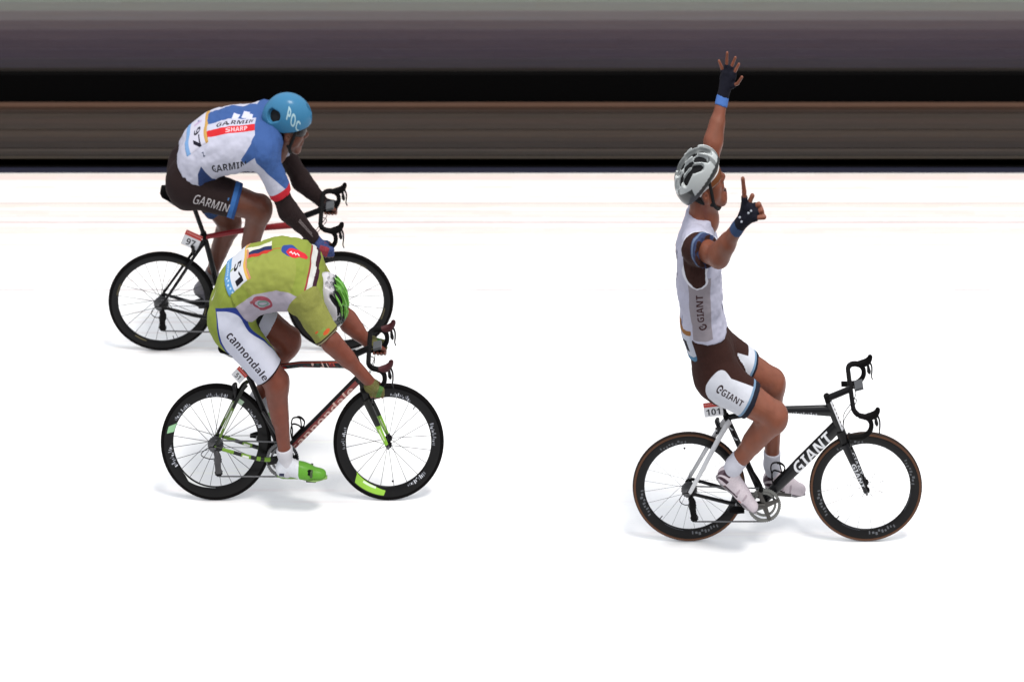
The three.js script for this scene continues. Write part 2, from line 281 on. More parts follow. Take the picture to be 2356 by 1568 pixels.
function bicycle(f, S, label) {
  const root = top('racing_bicycle', f.O, label, 'bicycle', 'racing bicycles at the finish');
  const P = (a, w = 0) => f(a[0], a[1], a[2] ?? w), e3 = f.e3, o = f.off;
  const rear = V((S.rear - QW / 2) / f.s - f.O.x, 0, 0).addScaledVector(f.e2, S.ry), front = V((S.front - QW / 2) / f.s - f.O.x, 0, 0).addScaledVector(f.e2, S.ry);
  wheel(root, f, S.rear, S, true); wheel(root, f, S.front, S, false);
  const bb = P(S.bb), cl = P(S.cluster), pt = P(S.postTop), ht = P(S.headTop), hb = P(S.headBot), cr = P(S.crown), cp = P(S.clamp);
  const tube = (n, pts, r, m, sm = 0) => mesh(n, sweep(pts, r, e3, 14, sm), m, root);
  tube('seat_tube', [bb, cl], [[0.017, 0.019], [0.015, S.aeroSeat || 0.017]], S.seatTubeMat);
  tube('top_tube', [cl.clone().lerp(ht, -0.02), cl.clone().lerp(ht, 0.5), P(S.topFront)], [[0.015, 0.014], [0.016, 0.016], [0.02, S.topDeep || 0.021]], S.topTubeMat);
  tube('down_tube', [bb, bb.clone().lerp(P(S.downFront), 0.5), P(S.downFront)], [[0.024, 0.026], [0.023, S.downDeep || 0.025], [0.021, S.downDeep || 0.026]], S.downTubeMat);
  tube('head_tube', [ht, hb], [[0.019, 0.021], [0.022, 0.026]], S.headMat);
  tube('seat_post', [cl, pt], [[0.0135, 0.0145]], S.postMat || BLACK);
  tube('post_collar', [cl.clone().lerp(pt, -0.03), cl.clone().lerp(pt, 0.12)], [[0.018, 0.019]], MATT);
  tube('bottom_bracket', [o(bb, 0, 0, -0.043), o(bb, 0, 0, 0.043)], [[0.025, 0.025]], BLACK);
  for (const s of [1, -1]) {
    tube('chain_stay', [o(rear, 0.004, 0.002, s * 0.062), o(bb, -0.12, 0.004, s * 0.05), o(bb, -0.015, 0, s * 0.03)], [[0.007, 0.009], [0.009, 0.012], [0.012, 0.016]], S.chainStayMat, 6);
    tube('seat_stay', [o(rear, 0.002, 0.004, s * 0.062), o(P(S.stayTop), 0, 0, s * 0.028), o(P(S.stayTop), 0.03, 0.03, s * 0.014)], [[0.006, 0.008], [0.008, 0.011], [0.009, 0.012]].map((q) => q.map((x) => x * (S.stayK || 1))), S.seatStayMat, 6);
    tube('fork_blade', [o(cr, 0, 0, s * 0.036), cr.clone().lerp(front, 0.45).addScaledVector(e3, s * 0.05), o(front, -0.004, 0, s * 0.054)], [[0.013, 0.023], [0.011, 0.018], [0.008, 0.01]], S.forkMat, 6);
  }
  tube('fork_crown', [hb.clone().lerp(ht, 0.03), cr], [[0.027, 0.03], [0.043, 0.03]], S.crownMat || BLACK, 4);
  for (const [a, nm] of [[rear, 'axle'], [front, 'axle']]) tube(nm, [o(a, 0, 0, -0.068), o(a, 0, 0, 0.068)], [[0.008, 0.008]], DARKSTEEL);
  // saddle
  const sr = P(S.saddleRear), sn = P(S.saddleNose), ss = (t, up) => sr.clone().lerp(sn, t).addScaledVector(f.e2, up);
  tube('saddle', [ss(0, 0.012), ss(0.06, 0.006), ss(0.3, -0.006), ss(0.55, -0.004), ss(0.95, 0), ss(1, -0.004)], [[0.045, 0.006], [0.066, 0.014], [0.06, 0.017], [0.034, 0.016], [0.02, 0.014], [0.012, 0.006]], S.saddleMat || MATT, 6);
  for (const s of [1, -1]) tube('saddle_rail', [ss(0.12, -0.016).addScaledVector(e3, s * 0.03), ss(0.3, -0.042).addScaledVector(e3, s * 0.022), ss(0.62, -0.042).addScaledVector(e3, s * 0.022), ss(0.9, -0.014).addScaledVector(e3, s * 0.01)], 0.0038, STEEL, 5);
  mesh('post_clamp', sweep([pt.clone().addScaledVector(f.e2, -0.01), ss(0.45, -0.03)], [[0.02, 0.014]], e3, 10), MATT, root);
  // cockpit
  const hw = S.barHalf, B = (a, b, w) => o(cp, a, b, w);
  tube('stem', [ht.clone().addScaledVector(f.e2, 0.018), cp], [[0.017, 0.018], [0.017, 0.017]], S.stemMat || BLACK);
  tube('headset_cap', [ht.clone().lerp(hb, -0.02), ht.clone().lerp(hb, -0.2)], [[0.02, 0.02], [0.018, 0.018]], MATT);
  const side = [[0, 0, 0.02], [0, 0, hw * 0.55], [0.004, 0, hw * 0.82], [0.03, -0.004, hw * 0.97], [0.075, -0.012, hw], [0.1, -0.04, hw], [0.098, -0.085, hw], [0.062, -0.122, hw], [0.01, -0.13, hw], [-0.035, -0.13, hw]];
  const bar = [...side.slice().reverse().map(([a, b, w]) => B(a, b, -w)), ...side.map(([a, b, w]) => B(a, b, w))];
  tube('handlebar', bar, 0.0145, S.barMat || MATT, 6);
  for (const s of [1, -1]) {
    const w = s * hw, hood = mesh('brake_hood', sweep([B(0.055, -0.01, w), B(0.09, -0.006, w), B(0.12, 0.004, w), B(0.138, 0.024, w), B(0.142, 0.04, w), B(0.142, 0.047, w)], [[0.013, 0.014], [0.0165, 0.021], [0.0165, 0.022], [0.0145, 0.017], [0.014, 0.014], [0.006, 0.006]], e3, 12, 5), S.hoodMat || MATT, root);
    mesh('brake_lever', sweep([B(0.13, 0.014, w), B(0.15, -0.02, w + s * 0.004), B(0.153, -0.06, w + s * 0.008), B(0.15, -0.092, w + s * 0.012), B(0.158, -0.112, w + s * 0.014)], [[0.009, 0.007], [0.01, 0.0055], [0.009, 0.005], [0.007, 0.004], [0.004, 0.0035]], e3, 8, 5), S.leverMat || BLACK, hood);
    mesh('shift_paddle', sweep([B(0.128, -0.01, w - s * 0.004), B(0.134, -0.05, w - s * 0.006), B(0.138, -0.066, w - s * 0.004)], [[0.005, 0.007], [0.004, 0.012], [0.003, 0.006]], e3, 8, 4), S.leverMat || BLACK, hood);
  }
  if (S.computer) { const c = mesh('bike_computer', chamferBox(0.05, 0.016, 0.075, 0.004), mat([0.06, 0.062, 0.066], 0.4), root); c.position.copy(B(S.computer[0], S.computer[1], S.computer[2])); c.rotation.set(-f.lean, 0, 0.25); mesh('computer_mount', sweep([B(0.005, 0.005, S.computer[2]), B(S.computer[0] - 0.01, S.computer[1] - 0.012, S.computer[2])], [[0.008, 0.004]], e3, 8), MATT, root); }
  for (const s of [1, -1]) tube('cable', [B(0.005, -0.01, s * hw * 0.3), B(0.035, -0.05, s * 0.03), hb.clone().lerp(ht, 0.45).add(V(0.055, 0, 0)).addScaledVector(e3, s * 0.02), hb.clone().lerp(ht, 0.15).add(V(0.03, 0, 0)).addScaledVector(e3, s * 0.012)], 0.0023, RUBBER, 6);
  // brakes
  const caliper = (at, tw, dirx) => { const b = mesh('brake_caliper', merge([sweep([o(at, dirx * 0.02, 0.012, 0.034), o(at, dirx * 0.03, 0.02, 0), o(at, dirx * 0.02, 0.012, -0.034)], [[0.009, 0.012]], f.e2, 8, 4), ...[1, -1].map((s) => sweep([o(at, dirx * 0.02, 0.014, s * 0.03), o(at, dirx * 0.016, -0.035, s * 0.024)], [[0.006, 0.01]], e3, 8))]), S.brakeMat || BLACK, root);
    for (const s of [1, -1]) mesh('brake_pad', sweep([o(at, dirx * 0.016 - 0.02, -0.036, s * 0.019), o(at, dirx * 0.016 + 0.02, -0.036, s * 0.019)], [[0.005, 0.006]], e3, 8), RUBBER, b); };
  caliper(o(cr, 0.012, 0.0, 0), 0, 1); caliper(o(P(S.stayTop), -0.022, -0.005, 0), 0, -1);
  // transmission
  const ca = (S.crank || 0) * Math.PI / 180, cw = 0.043, rr = S.ringR || 0.1;
  const ringShape = (ro, ri, teeth) => { const s = new THREE.Shape(); const n = teeth * 2; for (let i = 0; i <= n; i++) { const a = i / n * 2 * Math.PI, r = ro + (i % 2 ? 0.0018 : -0.0018); i ? s.lineTo(r * Math.cos(a), r * Math.sin(a)) : s.moveTo(r, 0); } const h = new THREE.Path(); h.absarc(0, 0, ri, 0, Math.PI * 2, true); s.holes.push(h); return s; };
  const tilt = (g, at) => { g.rotateX(-f.lean); g.translate(at.x, at.y, at.z); return g; };
  const cs = new THREE.Group(); cs.name = 'crankset'; root.add(cs);
  mesh('chainring', tilt(new THREE.ExtrudeGeometry(ringShape(rr, rr * 0.84, 48), { depth: 0.004, bevelEnabled: true, bevelSize: 0.0008, bevelThickness: 0.0008, bevelSegments: 1 }), o(bb, 0, 0, cw)), S.ringMat || DARKSTEEL, cs);
  mesh('chainring', tilt(new THREE.ExtrudeGeometry(ringShape(rr * 0.74, rr * 0.6, 36), { depth: 0.003, bevelEnabled: false }), o(bb, 0, 0, cw - 0.008)), S.ringMat || DARKSTEEL, cs);
  for (let i = 0; i < 4; i++) { const a = ca + 0.5 + i * Math.PI / 2; mesh('spider_arm', sweep([o(bb, 0, 0, cw + 0.006), o(bb, 0.6 * rr * Math.cos(a), 0.6 * rr * Math.sin(a), cw + 0.006), o(bb, 0.93 * rr * Math.cos(a), 0.93 * rr * Math.sin(a), cw + 0.004)], [[0.004, 0.018], [0.004, 0.013], [0.003, 0.012]], e3, 10, 3), S.crankMat || STEEL, cs); }
  for (const s of [1, -1]) {
    const a = ca + (s < 0 ? Math.PI : 0), cx = 0.1725 * Math.cos(a), cy = 0.1725 * Math.sin(a);
    mesh('crank_arm', sweep([o(bb, 0, 0, s * 0.055), o(bb, cx * 0.5, cy * 0.5, s * 0.066), o(bb, cx, cy, s * 0.072)], [[0.012, 0.017], [0.008, 0.014], [0.008, 0.013]], e3, 10, 4), S.crankMat || BLACK, cs);
    const pd = mesh('pedal', sweep([o(bb, cx - 0.045, cy - 0.004, s * 0.115), o(bb, cx, cy, s * 0.115), o(bb, cx + 0.045, cy - 0.004, s * 0.115)], [[0.018, 0.006], [0.032, 0.011], [0.022, 0.007]], e3, 10, 4), MATT, cs);
    mesh('pedal_axle', sweep([o(bb, cx, cy, s * 0.07), o(bb, cx, cy, s * 0.1)], [[0.008, 0.008]], e3, 8), STEEL, pd);
  }
  for (let i = 0; i < 6; i++) mesh('sprocket', tilt(new THREE.ExtrudeGeometry(ringShape(0.026 + i * 0.0045, 0.014, 13 + i), { depth: 0.0018, bevelEnabled: false }), o(rear, 0, 0, 0.05 - i * 0.0042)), DARKSTEEL, root);
  const pu = o(rear, S.mech[0][0], S.mech[0][1], 0.05), pl = o(rear, S.mech[1][0], S.mech[1][1], 0.05);
  const rd = mesh('derailleur', merge([sweep([o(rear, 0.004, -0.018, 0.066), o(rear, 0.018, -0.045, 0.078), pu.clone().addScaledVector(e3, 0.022)], [[0.012, 0.016], [0.016, 0.022], [0.012, 0.018]], e3, 10, 4), sweep([pu.clone().addScaledVector(e3, 0.012), pl.clone().addScaledVector(e3, 0.012)], [[0.003, 0.021], [0.003, 0.018]], e3, 10)]), S.mechMat || MATT, root);
  for (const p of [pu, pl]) mesh('jockey_wheel', tilt(new THREE.ExtrudeGeometry(ringShape(0.024, 0.006, 11), { depth: 0.005, bevelEnabled: false }), p.clone().addScaledVector(e3, -0.003)), MATT, rd);
  tube('cable', [o(rear, 0.02, 0.0, 0.062), o(rear, -0.035, 0.01, 0.075), o(rear, S.loop || -0.06, -0.03, 0.078), o(rear, -0.03, -0.055, 0.078), o(rear, 0.008, -0.05, 0.08)], 0.0023, RUBBER, 6);
  tube('chain', [o(rear, 0, 0.034, 0.046), o(bb, 0.0, rr, cw)], [[0.003, 0.0045]], S.chainMat || DARKSTEEL);
  tube('chain', [pl.clone().addScaledVector(f.e2, -0.022), o(bb, 0, -rr, cw)], [[0.003, 0.0045]], S.chainMat || DARKSTEEL);
  tube('chain', [pl.clone().add(V(0.02, 0.004, 0)), pu.clone().add(V(-0.02, -0.002, 0)), o(rear, 0.03, 0.0, 0.046)], [[0.003, 0.004]], S.chainMat || DARKSTEEL, 4);
  tube('front_mech', [o(bb, -0.02, rr * 0.86, 0.046), o(bb, -0.02, rr * 1.16, 0.046), cl.clone().lerp(bb, 0.45).addScaledVector(e3, 0.03)], [[0.012, 0.014], [0.01, 0.01], [0.008, 0.008]], S.mechMat || MATT, 4);
  // bottle cage on the down tube
  if (S.cage) {
    const d = P(S.downFront).sub(bb).normalize(), up = e3.clone().cross(d), c0 = bb.clone().addScaledVector(d, S.cage[0]), q = (l, u, w) => c0.clone().addScaledVector(d, l).addScaledVector(up, u).addScaledVector(e3, w);
    const cg = mesh('bottle_cage', sweep([q(-0.02, 0.03, 0), q(0.08, 0.032, 0)], [[0.012, 0.005]], e3, 8), MATT, root);
    for (const s of [1, -1]) mesh('cage_wing', sweep([q(0.06, 0.034, s * 0.008), q(0.075, 0.07, s * 0.036), q(0.05, 0.1, s * 0.03), q(0.02, 0.085, s * 0.038), q(-0.005, 0.05, s * 0.036), q(-0.02, 0.034, s * 0.01)], [[0.005, 0.004]], e3, 8, 5), MATT, cg);
    mesh('cage_hook', sweep([q(0.08, 0.034, 0), q(0.1, 0.05, 0), q(0.098, 0.085, 0), q(0.085, 0.1, 0)], [[0.01, 0.004]], e3, 8, 4), MATT, cg);
  }
  // number plate behind the seat post
  if (S.plate) {
    const t = canvasTex(192, 160, (c, w, h) => { c.fillStyle = 'rgb(225,225,228)'; c.fillRect(0, 0, w, h); c.fillStyle = 'rgb(190,66,58)'; c.fillRect(0, 0, w, h * 0.32); c.fillStyle = 'rgb(225,180,175)'; for (let i = 0; i < 9; i++) c.fillRect(14 + i * 19, 18, 11, 7); italic(c, S.plate.text, w / 2, h * 0.68, S.plate.size, 'rgb(28,28,34)'); });
    const p = mesh('number_plate', new THREE.BoxGeometry(S.plate.w, S.plate.h, 0.003), texMat(t, 0.5), root);
    const at = P(S.plate.at, 0.02); p.position.copy(at); p.rotation.set(-f.lean, S.plate.yaw || 0, S.plate.rot);
    tube('plate_bracket', [at.clone().addScaledVector(e3, -0.006), cl.clone().lerp(pt, S.plate.on).addScaledVector(e3, 0.004)], [[0.005, 0.004]], MATT);
  }
  return root;
}
function rimMarks(c, w, h, list) { // worn white lettering on the rims, too small to read
  for (const u of list) for (let i = 0; i < 12; i++) { c.fillStyle = ['rgb(196,198,204)', 'rgb(150,152,160)', 'rgb(110,112,118)'][Math.floor(rnd() * 3)]; c.fillRect(u * w + i * 13, h * (0.7 + rnd() * 0.05), 4 + rnd() * 6, 5 + rnd() * 11); }
}
function rimTex(draw) { return texMat(canvasTex(2048, 128, (c, w, h) => { c.fillStyle = 'rgb(13,12,13)'; c.fillRect(0, 0, w, h); draw(c, w, h); }), 0.35, { specularIntensity: 0.3 }); }
function tubeTex(w, h, base, draw) { return texMat(canvasTex(w, h, (c) => { c.fillStyle = base; c.fillRect(0, 0, w, h); draw(c, w, h); }), 0.3, { specularIntensity: 0.5 }); }

const fA = frameAt(1788, 1243, 0), fB = frameAt(694, 1149, 5), fC = frameAt(577, 804.5, 0);
// bicycle of the rider with raised arms
bicycle(fA, {
  rear: 1585, front: 1992, rx: 0.342, ry: 0.329, rimDepth: 0.05, spokeR: 0.0009, tyreMat: mat([0.022, 0.012, 0.008], 0.8), sidewall: mat([0.1, 0.042, 0.02], 0.75), magnetRear: 6, magnetFront: -1, valve: 4.0,
  rimMat: rimTex((c, w, h) => { for (const u of [0.06, 0.31, 0.56, 0.81]) { c.fillStyle = 'rgb(92,94,98)'; for (let i = 0; i < 9; i++) c.fillRect((u - 0.05) * w + i * 22, h * (0.72 + (i % 3) * 0.03), 9 + (i * 7) % 8, 13 - (i % 2) * 4); c.fillStyle = 'rgb(74,76,82)'; c.fillRect((u + 0.1) * w, h * 0.66, w * 0.07, 6); } }),
  bb: [1757, 1149], cluster: [1672, 960], postTop: [1650, 905], headTop: [1906, 922], headBot: [1933, 990], crown: [1942, 1012], clamp: [1957, 894], topFront: [1912, 944], downFront: [1926, 980], stayTop: [1668, 975],
  topDeep: 0.034, downDeep: 0.037, saddleRear: [1614, 888], saddleNose: [1712, 893], barHalf: 0.226, crank: 172, ringR: 0.1, ringMat: mat([0.16, 0.16, 0.15], 0.4, { metalness: 0.7 }), crankMat: mat([0.075, 0.07, 0.065], 0.4, { metalness: 0.5 }), stayK: 1.45,
  mech: [[0.018, -0.085], [0.03, -0.155]], cage: [0.13], computer: [0.05, 0.022, 0.0],
  seatTubeMat: tubeTex(512, 128, 'rgb(20,20,22)', (c, w, h) => { c.fillStyle = 'rgb(196,198,200)'; for (const [x, l] of [[0.42, 0.1], [0.6, 0.07], [0.74, 0.05], [0.86, 0.06]]) { c.beginPath(); c.moveTo(x * w, h * 0.62); c.lineTo((x + l) * w, h * 0.42); c.lineTo((x + l) * w, h * 0.36); c.lineTo(x * w, h * 0.5); c.fill(); } }),
  topTubeMat: tubeTex(512, 128, 'rgb(20,20,22)', (c, w, h) => { c.fillStyle = 'rgb(186,188,192)'; for (let i = 0; i < 11; i++) c.fillRect(w * 0.62 + i * 12, h * 0.56 - (i % 3) * 3, 6 + (i * 5) % 5, 14 - (i % 2) * 4); }),
  downTubeMat: tubeTex(1024, 256, 'rgb(20,20,22)', (c, w, h) => { italic(c, 'GIANT', w * 0.66, h * 0.5, 118, 'rgb(226,227,230)', { slant: 0.12, sx: 1.35 }); c.fillStyle = 'rgb(232,232,234)'; c.fillRect(w * 0.3, h * 0.76, w * 0.7, h * 0.2); }),
  headMat: tubeTex(256, 128, 'rgb(20,20,22)', (c, w, h) => { c.fillStyle = 'rgb(228,228,230)'; c.fillRect(0, h * 0.18, w, h * 0.24); c.fillStyle = 'rgb(60,40,44)'; for (let i = 0; i < 6; i++) c.fillRect(w * (0.12 + i * 0.14), h * 0.25, w * 0.07, h * 0.1); }),
  chainStayMat: BLACK, seatStayMat: mat([0.62, 0.62, 0.63], 0.4),
  forkMat: tubeTex(512, 128, 'rgb(20,20,23)', (c, w, h) => italic(c, 'GIANT', w * 0.62, h * 0.5, 44, 'rgb(206,208,212)', { slant: 0.15, sx: 1.9 })),
  plate: { text: '101', size: 96, w: 0.115, h: 0.085, at: [1641, 941], rot: 0.12, on: 0.5 },
}, 'black and white racing bicycle under the rider with raised arms');
// bicycle of the green rider
bicycle(fB, {
  rear: 495, front: 893, rx: 0.341, ry: 0.3377, rimDepth: 0.056, tyreMat: RUBBER, magnetRear: -1, magnetFront: 15, valve: 0.9,
  rimMat: rimTex((c, w, h) => {
    rimMarks(c, w, h, [0.07, 0.24, 0.42, 0.7]);
    c.fillStyle = 'rgb(150,200,70)'; c.beginPath(); c.moveTo(0.865 * w, h * 0.6); c.lineTo(0.885 * w, h * 0.95); c.lineTo(0.985 * w, h * 0.95); c.lineTo(0.99 * w, h * 0.78); c.fill();
    c.fillStyle = 'rgb(220,236,205)'; c.fillRect(0.905 * w, h * 0.72, 0.05 * w, 8);
  }),
  rimRear: rimTex((c, w, h) => {
    rimMarks(c, w, h, [0.3, 0.46, 0.6, 0.76]);
    c.fillStyle = 'rgb(214,216,214)'; c.beginPath(); c.moveTo(0.86 * w, h * 0.66); c.lineTo(0.9 * w, h * 0.78); c.lineTo(1.04 * w, h * 0.66); c.lineTo(0.9 * w, h * 0.7); c.fill();
    c.fillStyle = 'rgb(150,196,150)'; c.beginPath(); c.moveTo(0.675 * w, h * 0.62); c.lineTo(0.7 * w, h * 0.92); c.lineTo(0.722 * w, h * 0.92); c.lineTo(0.71 * w, h * 0.62); c.fill(); c.fillStyle = 'rgb(168,192,164)'; c.fillRect(0.4 * w, h * 0.66, 0.022 * w, h * 0.2);
  }),
  bb: [650, 1046], cluster: [566, 853], postTop: [545, 806], headTop: [816, 822], headBot: [838, 893], crown: [842, 912], clamp: [849, 800], topFront: [820, 838], downFront: [829, 866], stayTop: [556, 893],
  saddleRear: [502, 798], saddleNose: [606, 802], barHalf: 0.204, crank: -16, ringMat: DARKSTEEL, crankMat: BLACK, mech: [[0.016, -0.08], [0.022, -0.15]], mechMat: mat([0.06, 0.058, 0.06], 0.4, { metalness: 0.4 }), loop: -0.085, cage: [0.13], computer: [0.05, 0.014, 0.0],
  hoodMat: mat([0.05, 0.008, 0.01], 0.55), topDeep: 0.022,
  seatTubeMat: BLACK,
  topTubeMat: tubeTex(1024, 128, 'rgb(26,20,24)', (c, w, h) => { for (let i = 0; i < 70; i++) { c.fillStyle = ['rgb(150,52,44)', 'rgb(96,28,34)', 'rgb(196,170,160)', 'rgb(40,60,56)'][Math.floor(rnd() * 4)]; const x = rnd() * w; c.beginPath(); c.ellipse(x, h * (0.4 + rnd() * 0.3), 8 + rnd() * 22, 3 + rnd() * 8, rnd(), 0, 7); c.fill(); } c.fillStyle = 'rgb(150,60,44)'; c.fillRect(0, h * 0.3, w, 8); }),
  downTubeMat: tubeTex(1024, 256, 'rgb(18,17,18)', (c, w, h) => { c.fillStyle = 'rgb(128,58,56)'; c.fillRect(w * 0.05, h * 0.42, w * 0.9, h * 0.3); c.fillStyle = 'rgb(96,42,44)'; for (let i = 0; i < 60; i++) c.fillRect(w * (0.05 + rnd() * 0.88), h * (0.42 + rnd() * 0.28), 8 + rnd() * 30, 4 + rnd() * 8); italic(c, 'cannondale', w * 0.5, h * 0.56, 92, 'rgb(200,168,158)', { sx: 1.55 }); c.fillStyle = 'rgb(214,206,204)'; c.fillRect(w * 0.2, h * 0.72, w * 0.75, h * 0.035); }),
  headMat: BLACK, chainStayMat: tubeTex(512, 64, 'rgb(112,150,44)', (c, w, h) => { c.fillStyle = 'rgb(24,24,22)'; for (const [x, l] of [[0.0, 0.1], [0.28, 0.12], [0.55, 0.09], [0.7, 0.06], [0.85, 0.15]]) c.fillRect(x * w, 0, l * w, h); c.fillStyle = 'rgb(226,226,222)'; c.fillRect(w * 0.42, h * 0.42, w * 0.1, h * 0.2); }),
  seatStayMat: tubeTex(512, 64, 'rgb(92,118,48)', (c, w, h) => { c.fillStyle = 'rgb(30,32,26)'; c.fillRect(w * 0.02, 0, w * 0.14, h); c.fillRect(w * 0.62, 0, w * 0.38, h); c.fillStyle = 'rgb(196,200,190)'; c.fillRect(w * 0.3, h * 0.4, w * 0.28, h * 0.14); }),
  forkMat: tubeTex(512, 64, 'rgb(30,30,28)', (c, w, h) => { c.fillStyle = 'rgb(128,178,52)'; c.beginPath(); c.moveTo(w * 0.48, h); c.lineTo(w * 0.58, 0); c.lineTo(w * 0.95, 0); c.lineTo(w * 0.95, h); c.fill(); c.fillStyle = 'rgb(200,214,170)'; c.fillRect(w * 0.6, h * 0.45, w * 0.25, h * 0.1); }),
  plate: { text: '51', size: 92, w: 0.075, h: 0.07, at: [550, 862], rot: -0.8, on: 0.35 },
}, 'black and lime racing bicycle with a red lettered down tube under the green rider');
// bicycle of the blue rider
bicycle(fC, {
  rear: 371, front: 782, rx: 0.349, ry: 0.3205, rimDepth: 0.042, tyreMat: RUBBER, magnetRear: -1, magnetFront: -1, valve: 5.0,
  rimMat: rimTex((c, w, h) => { for (const u of [0.18, 0.4, 0.68, 0.9]) { c.fillStyle = 'rgb(92,84,60)'; c.fillRect(u * w, h * 0.72, w * 0.045, 7); } }),
  bb: [515, 718], cluster: [470, 545], postTop: [440, 462], headTop: [692, 506], headBot: [712, 568], crown: [718, 586], clamp: [739, 482], topFront: [697, 515], downFront: [706, 552], stayTop: [459, 566],
  saddleRear: [369, 440], saddleNose: [470, 476], barHalf: 0.196, crank: 4, mech: [[0.01, -0.08], [0.012, -0.14]], computer: [0.055, 0.012, -0.02],
  seatTubeMat: BLACK, topTubeMat: mat([0.24, 0.016, 0.02], 0.3), downTubeMat: BLACK, headMat: BLACK, chainStayMat: BLACK, seatStayMat: BLACK, forkMat: BLACK,
  plate: { text: '97', size: 96, w: 0.115, h: 0.1, at: [440, 552], rot: -0.42, on: 0.1 },
}, 'black racing bicycle with a red top tube under the blue helmeted rider');
console.log('bicycles built');
// ---------------------------------------------------------------- riders
function garment(name, bones, o, parent) { // cloth over bones: o = { inf, fold, h, cut(x,y,z), axis, L, m }
  const base = bonesField(bones, o.inf), wr = o.fold ? fold(...o.fold) : null;
  const field = (x, y, z) => { let d = base(x, y, z); if (wr && d < 0.03 && d > -0.03) d += wr(x, y, z); if (o.cut) d = Math.max(d, o.cut(x, y, z)); return d; };
  const g = nets(field, bonesBox(bones, o.inf + 0.02), o.h || 0.008);
  if (o.raw) return g;
  return mesh(name, o.axis ? axisUV(g, o.axis, o.L) : g, o.m, parent);
}
const keepLegs = (cut, ...legs) => (x, y, z) => { let d = cut(x, y, z); for (const b of legs) d = Math.min(d, boneDist(b, x, y, z, 0.02)); return d; };
const plane = (p, n) => { const q = n.clone().normalize(); return (x, y, z) => (x - p.x) * q.x + (y - p.y) * q.y + (z - p.z) * q.z; };
const skinMat = () => mat([1, 1, 1], 0.42, { vertexColors: true, specularIntensity: 0.5 });
function skinTint(tone) { return (x, y, z) => { const n = 1 + 0.13 * perlin.noise(x * 22, y * 22, z * 22) + 0.07 * perlin.noise(x * 70, y * 70 + 4, z * 70), r = 0.1 * perlin.noise(x * 13 + 9, y * 13, z * 13); return [tone[0] * n * (1 + r * 0.5), tone[1] * n * (1 - r * 0.3), tone[2] * n * (1 - r * 0.4)]; }; }
// ellipsoid distance
const ell = (x, y, z, cx, cy, cz, rx, ry, rz) => { const a = (x - cx) / rx, b = (y - cy) / ry, c = (z - cz) / rz, k0 = Math.sqrt(a * a + b * b + c * c), k1 = Math.sqrt((a / rx) ** 2 + (b / ry) ** 2 + (c / rz) ** 2); return k1 < 1e-6 ? -Math.min(rx, ry, rz) : k0 * (k0 - 1) / k1; };
function headMatrix(c, tiltDeg, yawDeg, rollDeg, stretch, scale) { // local axes: x face, y crown, z right ear
  const m = new THREE.Matrix4().makeTranslation(c.x, c.y, c.z), s = new THREE.Matrix4().makeScale(1, stretch, 1), D = Math.PI / 180;
  const r = new THREE.Matrix4().makeRotationFromEuler(new THREE.Euler(rollDeg * D, yawDeg * D, tiltDeg * D, 'YZX'));
  return m.multiply(s).multiply(r).multiply(new THREE.Matrix4().makeScale(scale, scale, scale));
}
const forearm = (el, wr, r) => bone(el.clone().lerp(wr, 0.08), el.clone().lerp(wr, 0.42), r, r * 0.82, 0.03);
